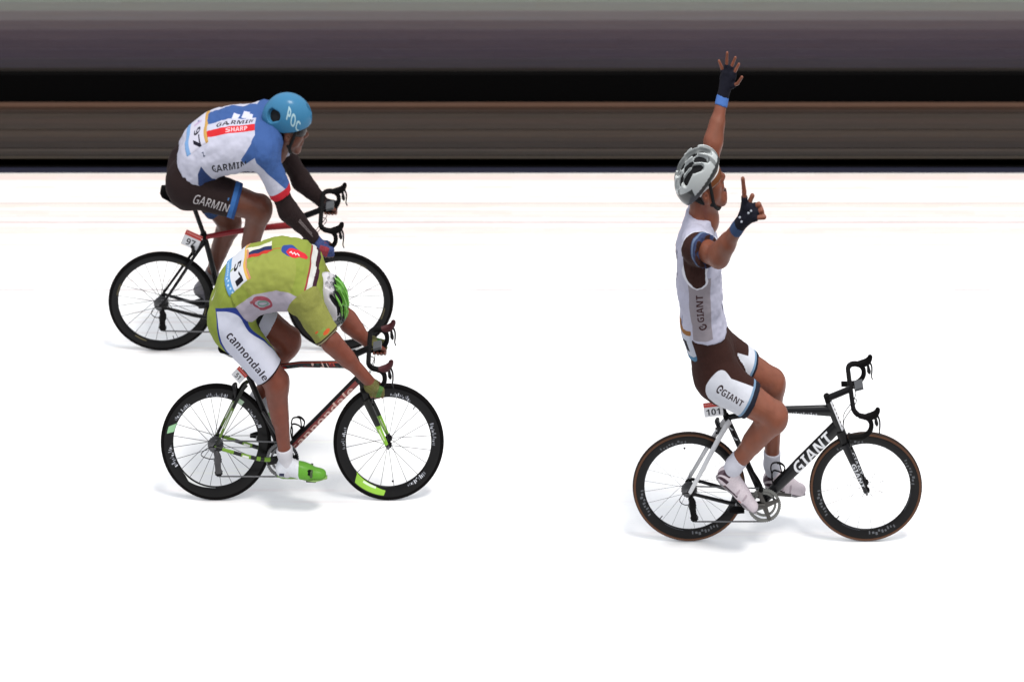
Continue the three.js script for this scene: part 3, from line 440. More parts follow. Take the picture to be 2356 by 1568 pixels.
function headGeo(o, tone) {
  const bs = [];
  for (const s of [1, -1]) { bs.push(bone(V(-0.01, -0.055, s * 0.052), V(0.06, -0.108, s * 0.014), 0.022, 0.02, 0.03)); bs.push(bone(V(0.066, -0.035, s * 0.038), V(0.05, -0.06, s * 0.04), 0.028, 0.026, 0.03)); bs.push(bone(V(0.084, 0.02, s * 0.014), V(0.078, 0.018, s * 0.045), 0.015, 0.013, 0.02)); }
  bs.push(bone(V(0.066, -0.112, -0.012), V(0.066, -0.112, 0.012), 0.022, 0.022, 0.03));
  bs.push(bone(V(0.093, 0.0, 0), V(0.116, -0.036, 0), 0.009, 0.0125, 0.014)); bs.push(bone(V(0.106, -0.042, -0.012), V(0.106, -0.042, 0.012), 0.009, 0.009, 0.01));
  bs.push(bone(V(0.094, -0.066, -0.02), V(0.094, -0.066, 0.02), 0.0085, 0.0085, 0.014)); bs.push(bone(V(0.09, o.open ? -0.098 : -0.081, -0.017), V(0.09, o.open ? -0.098 : -0.081, 0.017), 0.009, 0.009, 0.014));
  bs.push(bone(V(-0.02, -0.03, 0), V(-0.05, -0.15, 0), 0.062, 0.06, 0.04));
  const bf = bonesField(bs);
  const field = (x, y, z) => {
    let d = ell(x, y, z, -0.008, 0.035, 0, 0.1, 0.1, 0.077); d = smin(d, ell(x, y, z, 0.036, -0.035, 0, 0.06, 0.085, 0.056), 0.04); d = smin(d, bf(x, y, z), 0.018);
    for (const s of [1, -1]) { d = smin(d, ell(x, y, z, -0.006, -0.022, s * 0.078, 0.021, 0.034, 0.011), 0.008); d = Math.max(d, -(Math.hypot(x - 0.002, y + 0.02, z - s * 0.09) - 0.01)); d = -smin(-d, Math.hypot(x - 0.103, y + 0.006, z - s * 0.032) - 0.013, 0.012); }
    if (o.open) d = -smin(-d, ell(x, y, z, 0.108, -0.082, 0, 0.03, 0.014, 0.019), 0.006);
    return d;
  };
  const g = nets(field, new THREE.Box3(V(-0.13, -0.22, -0.11), V(0.15, 0.15, 0.11)), 0.004), st = skinTint(tone);
  tint(g, (x, y, z) => {
    const c = st(x + o.seed, y, z); let k = [1, 1, 1];
    if (o.open && Math.hypot((x - 0.098) / 1.2, (y + 0.082), z) < 0.019) k = [0.18, 0.1, 0.1];
    else if (x > 0.085 && Math.abs(z) < 0.026 && ((y > -0.074 && y < -0.06) || (o.open ? y > -0.106 && y < -0.09 : y > -0.09 && y < -0.074))) k = [0.85, 0.6, 0.6];
    if (y > 0.018 && y < 0.03 && x > 0.07 && Math.abs(z) > 0.012 && Math.abs(z) < 0.055) k = [0.3, 0.3, 0.3]; // brows
    if (x < -0.02 && y > -0.045) k = [0.12, 0.1, 0.1]; // hair
    return [c[0] * k[0], c[1] * k[1], c[2] * k[2]];
  });
  return g;
}
function placeGeo(g, M) { const q = g.index ? g.toNonIndexed() : g; q.applyMatrix4(M); q.computeVertexNormals; return q; }
function helmet(root, M, o) {
  const oe = [-0.012, 0.045, 0, o.len || 0.146, 0.115, 0.102];
  const P = (fa, la, k = 1) => V(oe[0] + oe[3] * k * Math.sin(fa) * Math.cos(la), oe[1] + oe[4] * k * Math.cos(fa) * Math.cos(la), oe[5] * k * Math.sin(la)); // fa: fore-aft angle from the crown, la: towards the right ear
  const vents = (o.vents || []).map(([a, b, c, d, r]) => bone(P(a, b, 0.955), P(c, d, 0.955), r * (o.vk || 1.3), r * (o.vk || 1.3) * 0.75, 0.002)).map((v) => [v]);
  const field = (x, y, z) => {
    let d = ell(x, y, z, ...oe); if (o.tail) d = smin(d, ell(x, y, z, -0.1, 0.03, 0, 0.07, 0.06, 0.07), 0.03);
    d = Math.max(d, -ell(x, y, z, -0.01, 0.032, 0, 0.122, 0.105, 0.088));
    d = Math.max(d, (0.008 + 0.2 * x + (Math.abs(z) > 0.05 && Math.abs(x) < 0.05 ? 0.0 : 0)) - y);
    for (const v of vents) for (const b of v) { const e = boneDist(b, x, y, z, 0); d = -smin(-d, e, 0.006); }
    return d;
  };
  const raw = nets(field, new THREE.Box3(V(-0.19, -0.06, -0.13), V(0.16, 0.18, 0.13)), 0.0042);
  const hg = new THREE.Group(); hg.name = 'helmet'; root.add(hg);
  let sg;
  if (o.tint) sg = placeGeo(tint(raw, o.tint), M); else { sg = placeGeo(axisUV(raw, [V(-0.17, 0.02, 0), V(0.15, 0.02, 0)], V(0, 0, 1)), M); }
  mesh('shell', sg, o.m, hg);
  const liner = nets((x, y, z) => Math.max(ell(x, y, z, -0.01, 0.036, 0, 0.125, 0.1, 0.088), (0.004 + 0.2 * x) - y), new THREE.Box3(V(-0.15, -0.04, -0.11), V(0.13, 0.15, 0.11)), 0.007);
  mesh('liner', placeGeo(liner, M), mat(o.liner || [0.008, 0.008, 0.009], 0.9), hg);
  for (const s of [1, -1]) {
    const t = (pts) => mesh('strap', placeGeo(sweep(pts, [[0.0035, 0.009]], V(0, 0, 1), 8, 5), M), mat([0.008, 0.008, 0.008], 0.8), hg);
    t([V(0.05, 0.03, s * 0.082), V(0.035, -0.03, s * 0.076), V(0.02, -0.085, s * 0.066), V(0.03, -0.125, s * 0.04), V(0.035, -0.142, 0)]);
    t([V(-0.06, 0.0, s * 0.08), V(-0.03, -0.04, s * 0.074), V(0.02, -0.085, s * 0.067)]);
  }
  return hg;
}
function glasses(root, M, lens, frame) {
  const y = -0.002, arc = [V(0.045, y, -0.074), V(0.085, y, -0.058), V(0.106, y, -0.03), V(0.113, y + 0.003, 0), V(0.106, y, 0.03), V(0.085, y, 0.058), V(0.045, y, 0.074)];
  const g = mesh('sunglasses', placeGeo(sweep(arc, [[0.005, 0.014], [0.004, 0.02], [0.004, 0.022], [0.004, 0.014], [0.004, 0.022], [0.004, 0.02], [0.005, 0.014]].map(([a, b]) => [b, a]), V(0, 1, 0), 10, 5), M), lens, root);
  for (const s of [1, -1]) mesh('temple_arm', placeGeo(sweep([V(0.05, y + 0.006, s * 0.075), V(0.0, y + 0.008, s * 0.083), V(-0.03, y, s * 0.083)], [[0.0028, 0.006]], V(0, 0, 1), 8, 3), M), frame, g);
  mesh('frame', placeGeo(sweep(arc.map((p) => p.clone().add(V(0.001, 0.016, 0))), 0.0035, V(0, 1, 0), 8, 5), M), frame, g);
}
function shoe(root, heel, toe, f, o) { // heel and toe = ends of the sole line
  const d = toe.clone().sub(heel), l = d.length(); d.normalize(); const up = f.e3.clone().cross(d), q = (a, b, w) => heel.clone().addScaledVector(d, a * l).addScaledVector(up, b).addScaledVector(f.e3, w);
  const K = o.k || 1, B = (a, b, w, a2, b2, w2, r1, r2) => bone(q(a, b * K, w * K), q(a2, b2 * K, w2 * K), r1 * K, r2 * K, 0.03);
  const bs = [B(0.1, 0.032, 0, 0.5, 0.028, 0, 0.033, 0.03), B(0.5, 0.026, 0.01, 0.84, 0.02, 0.007, 0.031, 0.024), B(0.5, 0.026, -0.01, 0.9, 0.018, -0.008, 0.03, 0.02), B(0.09, 0.045, 0, 0.13, 0.085, 0, 0.032, 0.034), B(0.2, 0.06, 0, 0.6, 0.036, 0, 0.033, 0.026)];
  const low = plane(q(0, 0.006, 0), up.clone().negate()), hi = plane(q(0.14, 0.098 * K, 0), up.clone().addScaledVector(d, -0.15));
  const sg = garment('shoe', bs, { inf: 0, h: 0.006, cut: (x, y, z) => Math.max(low(x, y, z), hi(x, y, z)), axis: [heel, toe], L: f.e3, m: o.m }, root);
  mesh('sole', sweep([q(0.0, 0.004, 0), q(0.12, 0.002, 0), q(0.45, 0.004, 0), q(0.75, 0, 0), q(1.0, 0.008, 0)], [[0.018, 0.006], [0.032, 0.008], [0.03, 0.007], [0.044, 0.008], [0.016, 0.006]], f.e3, 12, 5), o.sole, sg);
  mesh('cleat', chamferBox(0.06, 0.014, 0.04, 0.004).applyMatrix4(new THREE.Matrix4().makeBasis(d, up, f.e3)).translate(...q(0.68, -0.012, 0).toArray()), MATT, sg);
  for (const a of o.straps || []) mesh('shoe_strap', sweep([q(a, 0.022 * K, 0.04 * K), q(a, 0.05 * K, 0.034 * K), q(a, (0.074 - (a - 0.4) * 0.1) * K, 0), q(a, 0.05 * K, -0.034 * K), q(a, 0.022 * K, -0.04 * K)], [[0.004, 0.008]].map(([x, y]) => [y, x]), d, 8, 3), o.strapMat, sg);
  if (o.dials) for (const a of o.dials) mesh('shoe_dial', new THREE.CylinderGeometry(0.015, 0.016, 0.012, 14).rotateX(Math.PI / 2 - 0.5).translate(...q(a, 0.048, 0.034).toArray()), MATT, sg);
}
function gripHand(f, c, s, wrist) { // hand closed round the bar's drop (axis x) at c; s = +1 right
  const q = (a, b, w) => f.off(c, a, b, s * w), fingers = [], glove = [], palm = [];
  for (let i = 0; i < 4; i++) {
    const a = 0.034 - i * 0.0215, L = [0.96, 1.05, 1, 0.85][i], k0 = q(a, 0.016, 0.034), k1 = q(a + 0.004, -0.02 * L, 0.036), k2 = q(a + 0.004, -0.031 * L, 0.004), k3 = q(a, -0.014, -0.02);
    fingers.push(bone(k0, k1, 0.0115, 0.0105, 0.004), bone(k1, k2, 0.0102, 0.0098, 0.004), bone(k2, k3, 0.0098, 0.0088, 0.004));
    glove.push(bone(k0, k1, 0.0118, 0.0112, 0.006, true)); palm.push(bone(q(-0.045, 0.028, 0.02), k0, 0.02, 0.013, 0.012));
  }
  palm.push(bone(wrist, q(-0.04, 0.03, 0.012), 0.029, 0.027, 0.02), bone(q(-0.05, 0.028, 0.0), q(-0.005, 0.026, -0.012), 0.02, 0.015, 0.015));
  fingers.push(bone(q(-0.02, 0.026, -0.012), q(0.012, 0.02, -0.022), 0.0135, 0.012, 0.006), bone(q(0.012, 0.02, -0.022), q(0.034, 0.008, -0.02), 0.012, 0.0095, 0.004));
  return { skin: [...palm, ...fingers], glove: [...palm, ...glove, bone(q(-0.02, 0.026, -0.012), q(0.008, 0.021, -0.02), 0.0138, 0.0125, 0.008, true)] };
}
function openHand(f, wrist, palms, fingers, r = 0.0105) { // palms: knuckle points; fingers: chains of points, the first at its knuckle
  const skin = [], glove = [];
  for (const p of palms) { const b = bone(wrist, p, 0.024, 0.017, 0.02); skin.push(b); glove.push(b); }
  for (let i = 1; i < palms.length; i++) { const b = bone(palms[i - 1], palms[i], 0.015, 0.015, 0.014); skin.push(b); glove.push(b); }
  for (const ch of fingers) { for (let i = 1; i < ch.length; i++) skin.push(bone(ch[i - 1], ch[i], r * (1.1 - 0.1 * i), r * (1 - 0.1 * i), 0.005)); glove.push(bone(ch[0], ch[0].clone().lerp(ch[1], ch.length > 2 ? 0.6 : 0.32), r * 1.12, r * 1.06, 0.008, true)); }
  return { skin, glove };
}
function bodyMesh(root, bones, hands, head, tone) {
  const bf = bonesField(bones), mus = fold(0.002, 15), parts = [nets((x, y, z) => { const d = bf(x, y, z); return d < 0.03 && d > -0.03 ? d + mus(x, y, z) : d; }, bonesBox(bones, 0.02), 0.009), ...hands.map((h) => nets(bonesField(h), bonesBox(h, 0.012), 0.0042))].map((g) => tint(g, skinTint(tone)).toNonIndexed());
  parts.push(head); for (const g of parts) for (const k of Object.keys(g.attributes)) if (!['position', 'normal', 'color'].includes(k)) g.deleteAttribute(k);
  return mesh('body', mergeGeometries(parts), skinMat(), root);
}
const TH = (h) => (deg) => h * (0.5 - deg / 360);
function speckle(c, w, h, a = 0.05, n = 9000) { for (let i = 0; i < n; i++) { c.globalAlpha = a; c.fillStyle = rnd() < 0.5 ? '#000' : '#fff'; c.fillRect(rnd() * w, rnd() * h, 1 + rnd() * 2, 1 + rnd() * 2); } c.globalAlpha = 1; }
const cloth = (w, h, draw, rough = 0.8) => mat([0.86, 0.86, 0.86], rough, { map: canvasTex(w, h, (c) => { draw(c, w, h); speckle(c, w, h); }, true), specularIntensity: 0.25 });
const quadFill = (c, col, pts) => { c.fillStyle = col; c.beginPath(); pts.forEach(([x, y], i) => (i ? c.lineTo(x, y) : c.moveTo(x, y))); c.closePath(); c.fill(); };
const ringLogo = (c, x, y, s, col, rot = 0) => { c.save(); c.translate(x, y); c.rotate(rot); c.strokeStyle = col; c.lineWidth = s * 0.2; c.beginPath(); c.ellipse(0, 0, s * 0.36, s * 0.42, 0.5, 0.5, 5.6); c.stroke(); c.fillStyle = col; c.fillRect(-s * 0.02, -s * 0.06, s * 0.36, s * 0.16); c.restore(); };

// torso made of two smooth columns side by side: pts = [[X, Y, half spacing, radius], ...] along the spine
function torsoBones(f, pts, k = 0.06) {
  const out = []; for (let i = 1; i < pts.length; i++) for (const s of [1, -1]) { const [a, b] = [pts[i - 1], pts[i]]; out.push(bone(f.off(f(a[0], a[1], 0), 0, 0, s * a[2]), f.off(f(b[0], b[1], 0), 0, 0, s * b[2]), a[3], b[3], k)); }
  return out;
}
function leg(f, hip, knee, ankle, r) { return { thigh: bone(hip, knee, r[0], r[1], 0.035), knee: bone(knee, knee.clone().lerp(ankle, 0.06), r[1] * 1.02, r[1] * 0.97, 0.03), shank: bone(knee.clone().lerp(ankle, 0.05), ankle, r[1] * 0.93, r[3], 0.03), patella: bone(knee.clone().addScaledVector(f.e3.clone().cross(knee.clone().sub(hip).normalize()), 0.022), knee.clone().lerp(ankle, 0.05).addScaledVector(knee.clone().sub(hip).normalize(), 0.012), r[1] * 0.72, r[1] * 0.7, 0.025), vastus: bone(hip.clone().lerp(knee, 0.6).addScaledVector(f.e3, 0.02), hip.clone().lerp(knee, 0.84).addScaledVector(f.e3.clone().cross(knee.clone().sub(hip).normalize()), 0.016).addScaledVector(f.e3, 0.016), r[1] * 0.92, r[1] * 0.78, 0.03), calf: bone(knee.clone().lerp(ankle, 0.18).add(V(-0.018, -0.004, 0)), knee.clone().lerp(ankle, 0.5).add(V(-0.014, 0, 0)), r[2], r[2] * 0.82, 0.03) }; }
const footBones = (ankle, heel, toe) => [bone(ankle, heel.clone().lerp(toe, 0.25).add(V(0, 0.04, 0)), 0.034, 0.028, 0.03), bone(heel.clone().lerp(toe, 0.2).add(V(0, 0.04, 0)), heel.clone().lerp(toe, 0.8).add(V(0, 0.03, 0)), 0.026, 0.02, 0.03)];
{ // ---- rider with raised arms, white jersey
  const f = fA, e3 = f.e3, J = (X, Y, w = 0) => f(X, Y, w), tone = [0.195, 0.064, 0.036];
  const root = top('person', f.O, 'cyclist in white jersey and brown shorts sitting upright with both arms raised', 'person', 'racing cyclists');
  const spine = [[1650, 838, 0.062, 0.11], [1636, 800, 0.055, 0.107], [1617, 745, 0.05, 0.1], [1609, 660, 0.06, 0.108], [1607, 590, 0.078, 0.107], [1607, 545, 0.09, 0.08]];
  const torso = torsoBones(f, spine), axis = [...spine.map((p) => J(p[0], p[1])), J(1611, 468)];
  const shR = J(1603, 566, 0.18), elR = J(1652, 590, 0.37), wrR = J(1702, 516, 0.49), shL = J(1622, 458, -0.18), elL = J(1640, 330, -0.33), wrL = J(1663, 222, -0.455);
  const neck = bone(J(1608, 545), J(1612, 455), 0.07, 0.062, 0.04), trap = [bone(J(1606, 520), shR, 0.06, 0.068, 0.05), bone(J(1606, 520), shL, 0.06, 0.062, 0.05)];
  const upR = bone(shR, elR, 0.067, 0.056, 0.04), foR = bone(elR, wrR, 0.056, 0.034, 0.03), upL = bone(shL, elL, 0.062, 0.05, 0.04), foL = bone(elL, wrL, 0.05, 0.032, 0.03);
  const hipR = J(1650, 868, 0.1), hipL = J(1656, 806, -0.1), knR = J(1783, 958, 0.14), knL = J(1778, 880, -0.13), anR = J(1688, 1072, 0.12), anL = J(1776, 1068, -0.11);
  const lr = leg(f, hipR, knR, anR, [0.108, 0.073, 0.065, 0.043]), ll = leg(f, hipL, knL, anL, [0.106, 0.07, 0.06, 0.041]);
  const glute = [1, -1].map((s) => bone(f.off(J(1634, 843), 0, 0, s * 0.07), f.off(J(1652, 848), 0, 0, s * 0.09), 0.1, 0.102, 0.05));
  const heelR = J(1647, 1098, 0.12), toeR = J(1738, 1181, 0.12), heelL = J(1760, 1118, -0.115), toeL = J(1852, 1137, -0.115);
  const hL = openHand(f, wrL, [J(1664, 178, -0.51), J(1671, 168, -0.5), J(1680, 168, -0.485), J(1686, 176, -0.465)],
    [[J(1664, 168, -0.52), J(1660, 154, -0.53), J(1654, 140, -0.535)], [J(1671, 158, -0.505), J(1672, 140, -0.51), J(1673, 121, -0.51)], [J(1680, 160, -0.485), J(1686, 146, -0.49), J(1692, 132, -0.49)], [J(1687, 172, -0.465), J(1693, 160, -0.465), J(1700, 147, -0.465)], [J(1684, 198, -0.45), J(1697, 192, -0.43), J(1707, 177, -0.42)]]);
  const hR = openHand(f, wrR, [J(1713, 474, 0.5), J(1728, 478, 0.52), J(1735, 488, 0.54), J(1733, 500, 0.55)],
    [[J(1713, 468, 0.5), J(1712, 440, 0.5), J(1709, 411, 0.5)], [J(1722, 470, 0.49), J(1731, 450, 0.48)], [J(1733, 476, 0.52), J(1746, 470, 0.53), J(1752, 481, 0.53)], [J(1738, 488, 0.54), J(1752, 484, 0.545), J(1755, 494, 0.545)], [J(1735, 500, 0.555), J(1758, 499, 0.56)]], 0.015);
  const M = headMatrix(J(1618, 421), 31, 0, 0, 1.38, 1.03);
  const body = [...torso, ...trap, neck, upR, foR, upL, foL, ...glute, ...Object.values(lr), ...Object.values(ll), forearm(elR, wrR, foR.ra * 1.04), forearm(elL, wrL, foL.ra * 1.04), ...footBones(anR, heelR, toeR), ...footBones(anL, heelL, toeL)];
  bodyMesh(root, body, [hL.skin, hR.skin], placeGeo(headGeo({ open: true, seed: 1 }, tone), M), tone);
  // jersey with set-in brown sleeves and white piping
  const cuffR = bone(shR, shR.clone().lerp(elR, 0.5), 0.078, 0.075, 0.05, true), cuffL = bone(shL, shL.clone().lerp(elL, 0.55), 0.072, 0.066, 0.05, true);
  const hem = plane(J(1618, 747), V(-0.1, -1, 0));
  const raw = garment('', [...torso, ...trap, bone(J(1608, 545), J(1610, 492), 0.074, 0.07, 0.03, true), cuffR, cuffL], { inf: 0.014, h: 0.0075, fold: [0.007, 21], cut: hem, raw: true });
  const oc = J(1599, 590, 0.17), oval = (k) => (x, y, z) => Math.hypot((x - oc.x - 0.08 * (y - oc.y)) / (0.07 + k), (y - oc.y) / (0.152 + k)) - 1 - Math.max(0, z - 0.2) * 30 + Math.max(0, 0.135 - z) * 9;
  const ovalL = plane(shL.clone().lerp(elL, 0.12), elL.clone().sub(shL).negate());
  let [sl, t1] = split(raw, oval(0)); let [pip, t2] = split(t1, (x, y, z) => (z < 0.15 || y > oc.y + 0.178 ? 1 : oval(0.017)(x, y, z))); const [slL, t3] = split(t2, (x, y, z) => (z > -0.05 ? 1 : ovalL(x, y, z)));
  const brown = 'rgb(56,32,27)';
  const jm = cloth(1024, 1024, (c, w, h) => {
    const Y = TH(h); c.fillStyle = 'rgb(190,189,207)'; c.fillRect(0, 0, w, h);
    c.fillStyle = 'rgb(150,142,148)'; c.fillRect(w * 0.28, Y(22), w * 0.4, Y(-18) - Y(22));
    ringLogo(c, w * 0.365, Y(0), 46, 'rgb(62,34,36)', -1.2); italic(c, 'GIANT', w * 0.485, Y(2), 48, 'rgb(62,34,36)', { sx: 1.2 });
    quadFill(c, 'rgb(52,78,120)', [[w * 0.3, Y(60)], [w * 0.42, Y(66)], [w * 0.42, Y(72)], [w * 0.3, Y(67)]]);
    for (const [t, d, l] of [[0.54, 96, 0.06], [0.63, 98, 0.07], [0.5, 110, 0.05]]) { c.fillStyle = 'rgb(74,74,92)'; c.fillRect(w * t, Y(d + 6), w * l, Y(d - 6) - Y(d + 6)); }
    c.fillStyle = 'rgb(80,62,84)'; c.fillRect(w * 0.6, Y(-62), w * 0.05, 34); c.fillRect(w * 0.69, Y(-54), w * 0.06, 30);
    c.fillStyle = 'rgb(44,44,62)'; c.fillRect(w * 0.33, Y(-86), w * 0.4, Y(-94) - Y(-86)); // zip
    c.fillStyle = 'rgb(38,38,66)'; c.fillRect(w * 0.972, 0, w * 0.028, h);
  });
  const jersey = mesh('jersey', axisUV(t3, axis, e3), jm, root);
  mesh('sleeve', axisUV(sl, [shR, elR], e3), cloth(256, 256, (c, w, h) => { c.fillStyle = brown; c.fillRect(0, 0, w, h); c.fillStyle = 'rgb(52,62,96)'; c.fillRect(w * 0.3, 0, w * 0.2, h); c.fillStyle = 'rgb(104,122,152)'; c.fillRect(w * 0.33, 0, w * 0.07, h); }), jersey);
  mesh('sleeve', axisUV(slL, [shL, elL], e3), cloth(64, 64, (c, w, h) => { c.fillStyle = brown; c.fillRect(0, 0, w, h); }), jersey);
  mesh('piping', pip, mat([0.66, 0.66, 0.72], 0.7), jersey);
  // number paper pinned over the lower back
  const bp = J(1595, 762, 0.02), bd = J(1604, 808).sub(J(1578, 742)).normalize(), bk = plane(J(1618, 765, 0), V(0.94, 0.34, 0));
  garment('number_bib', [...torso, ...glute], { inf: 0.019, h: 0.007, axis: [bp.clone().addScaledVector(bd, 0.1), bp.clone().addScaledVector(bd, -0.1)], L: e3, cut: (x, y, z) => { const a = (x - bp.x) * bd.x + (y - bp.y) * bd.y; return Math.max(Math.abs(a) - 0.09, Math.abs(z - 0.01) - 0.14, bk(x, y, z)); }, m: cloth(512, 512, (c, w, h) => { const Y = TH(h); c.fillStyle = 'rgb(196,200,212)'; c.fillRect(0, 0, w, h); c.fillStyle = 'rgb(150,104,60)'; c.fillRect(w * 0.84, 0, w * 0.12, h); c.fillStyle = 'rgb(90,130,160)'; c.fillRect(0, 0, w * 0.2, h); italic(c, '101', w * 0.5, Y(90), 150, 'rgb(26,26,34)', { rot: Math.PI / 2, sy: 1.6 }); }) }, jersey);
  // shorts
  const hemR = bone(hipR, hipR.clone().lerp(knR, 0.6), 0.112, 0.094, 0.05, true), hemL = bone(hipL, hipL.clone().lerp(knL, 0.56), 0.11, 0.092, 0.05, true);
  const sraw = garment('', [...torso.slice(0, 6), ...glute, hemR, hemL], { inf: 0.0075, h: 0.008, fold: [0.0035, 18], raw: true, cut: keepLegs(plane(J(1622, 728), V(0.1, 1, 0)), hemR, hemL) });
  const pR = plane(hipR.clone().lerp(knR, -0.34), hipR.clone().sub(knR)), pL = plane(hipL.clone().lerp(knL, 0.15), hipL.clone().sub(knL));
  const [gr, s1] = split(sraw, (x, y, z) => (z < 0.012 ? 1 : pR(x, y, z))), [gl, s2] = split(s1, (x, y, z) => (z > -0.012 ? 1 : pL(x, y, z)));
  const shorts = mesh('shorts', s2, mat([0.034, 0.0125, 0.0095], 0.8, { specularIntensity: 0.25 }), root);
  const legTex = (far) => cloth(768, 768, (c, w, h) => {
    const Y = TH(h); c.fillStyle = brown; c.fillRect(0, 0, w, h);
    const X = (t) => (t + 0.3) / 1.3 * w;
    c.fillStyle = 'rgb(214,216,224)'; c.beginPath(); c.moveTo(X(-0.16), Y(8)); c.bezierCurveTo(X(-0.14), Y(50), X(-0.06), Y(58), X(0.12), Y(46)); c.lineTo(X(0.52), Y(70)); c.lineTo(X(0.52), Y(-84)); c.bezierCurveTo(X(0.3), Y(-80), X(0.16), Y(-46), X(0.0), Y(-38)); c.bezierCurveTo(X(-0.14), Y(-30), X(-0.17), Y(-12), X(-0.16), Y(8)); c.fill();
    if (far) c.fillRect(X(0.36), 0, X(0.16) - X(0), h);
    c.fillStyle = 'rgb(120,150,178)'; c.fillRect(X(0.485), 0, X(0.035) - X(0), h); c.fillStyle = 'rgb(30,32,44)'; c.fillRect(X(0.52), 0, X(0.12) - X(0), h);
    ringLogo(c, X(0.03), Y(8), 52, 'rgb(44,26,30)'); italic(c, 'GIANT', X(0.25), Y(6), 56, 'rgb(44,26,30)', { sx: 1.25 });
  });
  mesh('shorts_leg', axisUV(gr, [hipR.clone().lerp(knR, -0.3), knR], e3), legTex(false), shorts); mesh('shorts_leg', axisUV(gl, [hipL.clone().lerp(knL, -0.3), knL], e3), legTex(true), shorts);
  // socks, shoes, gloves, wristbands
  for (const [kn, an, heel, toe] of [[knR, anR, heelR, toeR], [knL, anL, heelL, toeL]]) {
    garment('sock', [bone(kn.clone().lerp(an, 0.8), an, 0.049, 0.045, 0.02), bone(an, heel.clone().lerp(toe, 0.2).add(V(0, 0.035, 0)), 0.044, 0.03, 0.02)], { inf: 0.004, h: 0.006, fold: [0.0015, 40], cut: plane(kn.clone().lerp(an, 0.84), kn.clone().sub(an)), m: mat([0.5, 0.5, 0.56], 0.85) }, root);
    shoe(root, heel, toe, f, { m: cloth(256, 256, (c, w, h) => { const Y = TH(h); c.fillStyle = 'rgb(212,200,206)'; c.fillRect(0, 0, w, h); c.fillStyle = 'rgb(60,42,52)'; c.fillRect(0, Y(78), w * 0.12, 14); c.fillRect(w * 0.0, Y(50), w * 0.16, 9); c.fillRect(w * 0.16, Y(30), w * 0.3, 7); c.fillStyle = 'rgb(190,50,46)'; c.fillRect(w * 0.52, Y(16), w * 0.07, 22); c.fillStyle = 'rgb(150,136,150)'; c.fillRect(w * 0.62, Y(20), w * 0.12, 26); }, 0.45), sole: mat([0.3, 0.28, 0.29], 0.5), k: 1.2, straps: [0.42, 0.58], strapMat: mat([0.36, 0.3, 0.33], 0.5) });
  }
  const gm = mat([0.008, 0.008, 0.015], 0.8, { specularIntensity: 0.25 });
  for (const [h, wr, el] of [[hL, wrL, elL], [hR, wrR, elR]]) {
    const gl2 = garment('glove', h.glove, { inf: 0.0035, h: 0.0048, fold: [0.0012, 60], m: gm }, root);
    garment('wristband', [bone(wr.clone().lerp(el, 0.2), wr.clone().lerp(el, -0.02), 0.037, 0.035, 0.01, true)], { inf: 0.003, h: 0.006, cut: plane(wr.clone().lerp(el, 0.2), el.clone().sub(wr)), m: mat(h === hL ? [0.06, 0.15, 0.42] : [0.03, 0.06, 0.14], 0.85) }, root);
  }
  for (const [X, Y, w] of [[1702, 500, 0.535], [1706, 510, 0.54], [1722, 490, 0.555], [1728, 485, 0.555]]) mesh('glove_dot', new THREE.SphereGeometry(0.007, 8, 6).scale(1, 1, 0.5).translate(...J(X, Y, w).toArray()), mat([0.5, 0.52, 0.58], 0.6), root);
  // helmet and glasses
  const vents = []; for (const s of [1, -1]) for (const [a, b, c, d, r] of [[0.5, 0.18, 1.05, 0.24, 0.012], [-0.1, 0.2, 0.4, 0.2, 0.013], [-0.75, 0.2, -0.25, 0.22, 0.014], [0.32, 0.52, 0.95, 0.6, 0.014], [-0.4, 0.55, 0.12, 0.58, 0.014], [-1.1, 0.52, -0.6, 0.58, 0.015], [0.1, 0.9, 0.7, 0.92, 0.014], [-0.85, 0.9, -0.15, 0.92, 0.014], [-1.3, 0.3, -1.05, 0.35, 0.012]]) vents.push([a, s * b, c, s * d, r]);
  helmet(root, M, { vk: 1.32, vents, m: mat([1, 1, 1], 0.3, { vertexColors: true, clearcoat: 0.4 }), tint: (x, y, z) => { const g = y < 0.03 + 0.2 * x || (x < -0.05 && y < 0.055) ? 0.04 : (Math.abs(z) > 0.045 && Math.abs(z) < 0.06) || Math.abs(z) < 0.012 ? 0.2 : 0.5; return [g * 0.95, g, g * 0.99]; } });
  glasses(root, M, mat([0.16, 0.05, 0.015], 0.12, { clearcoat: 1 }), mat([0.7, 0.68, 0.66], 0.4));
  console.log('rider A');
}
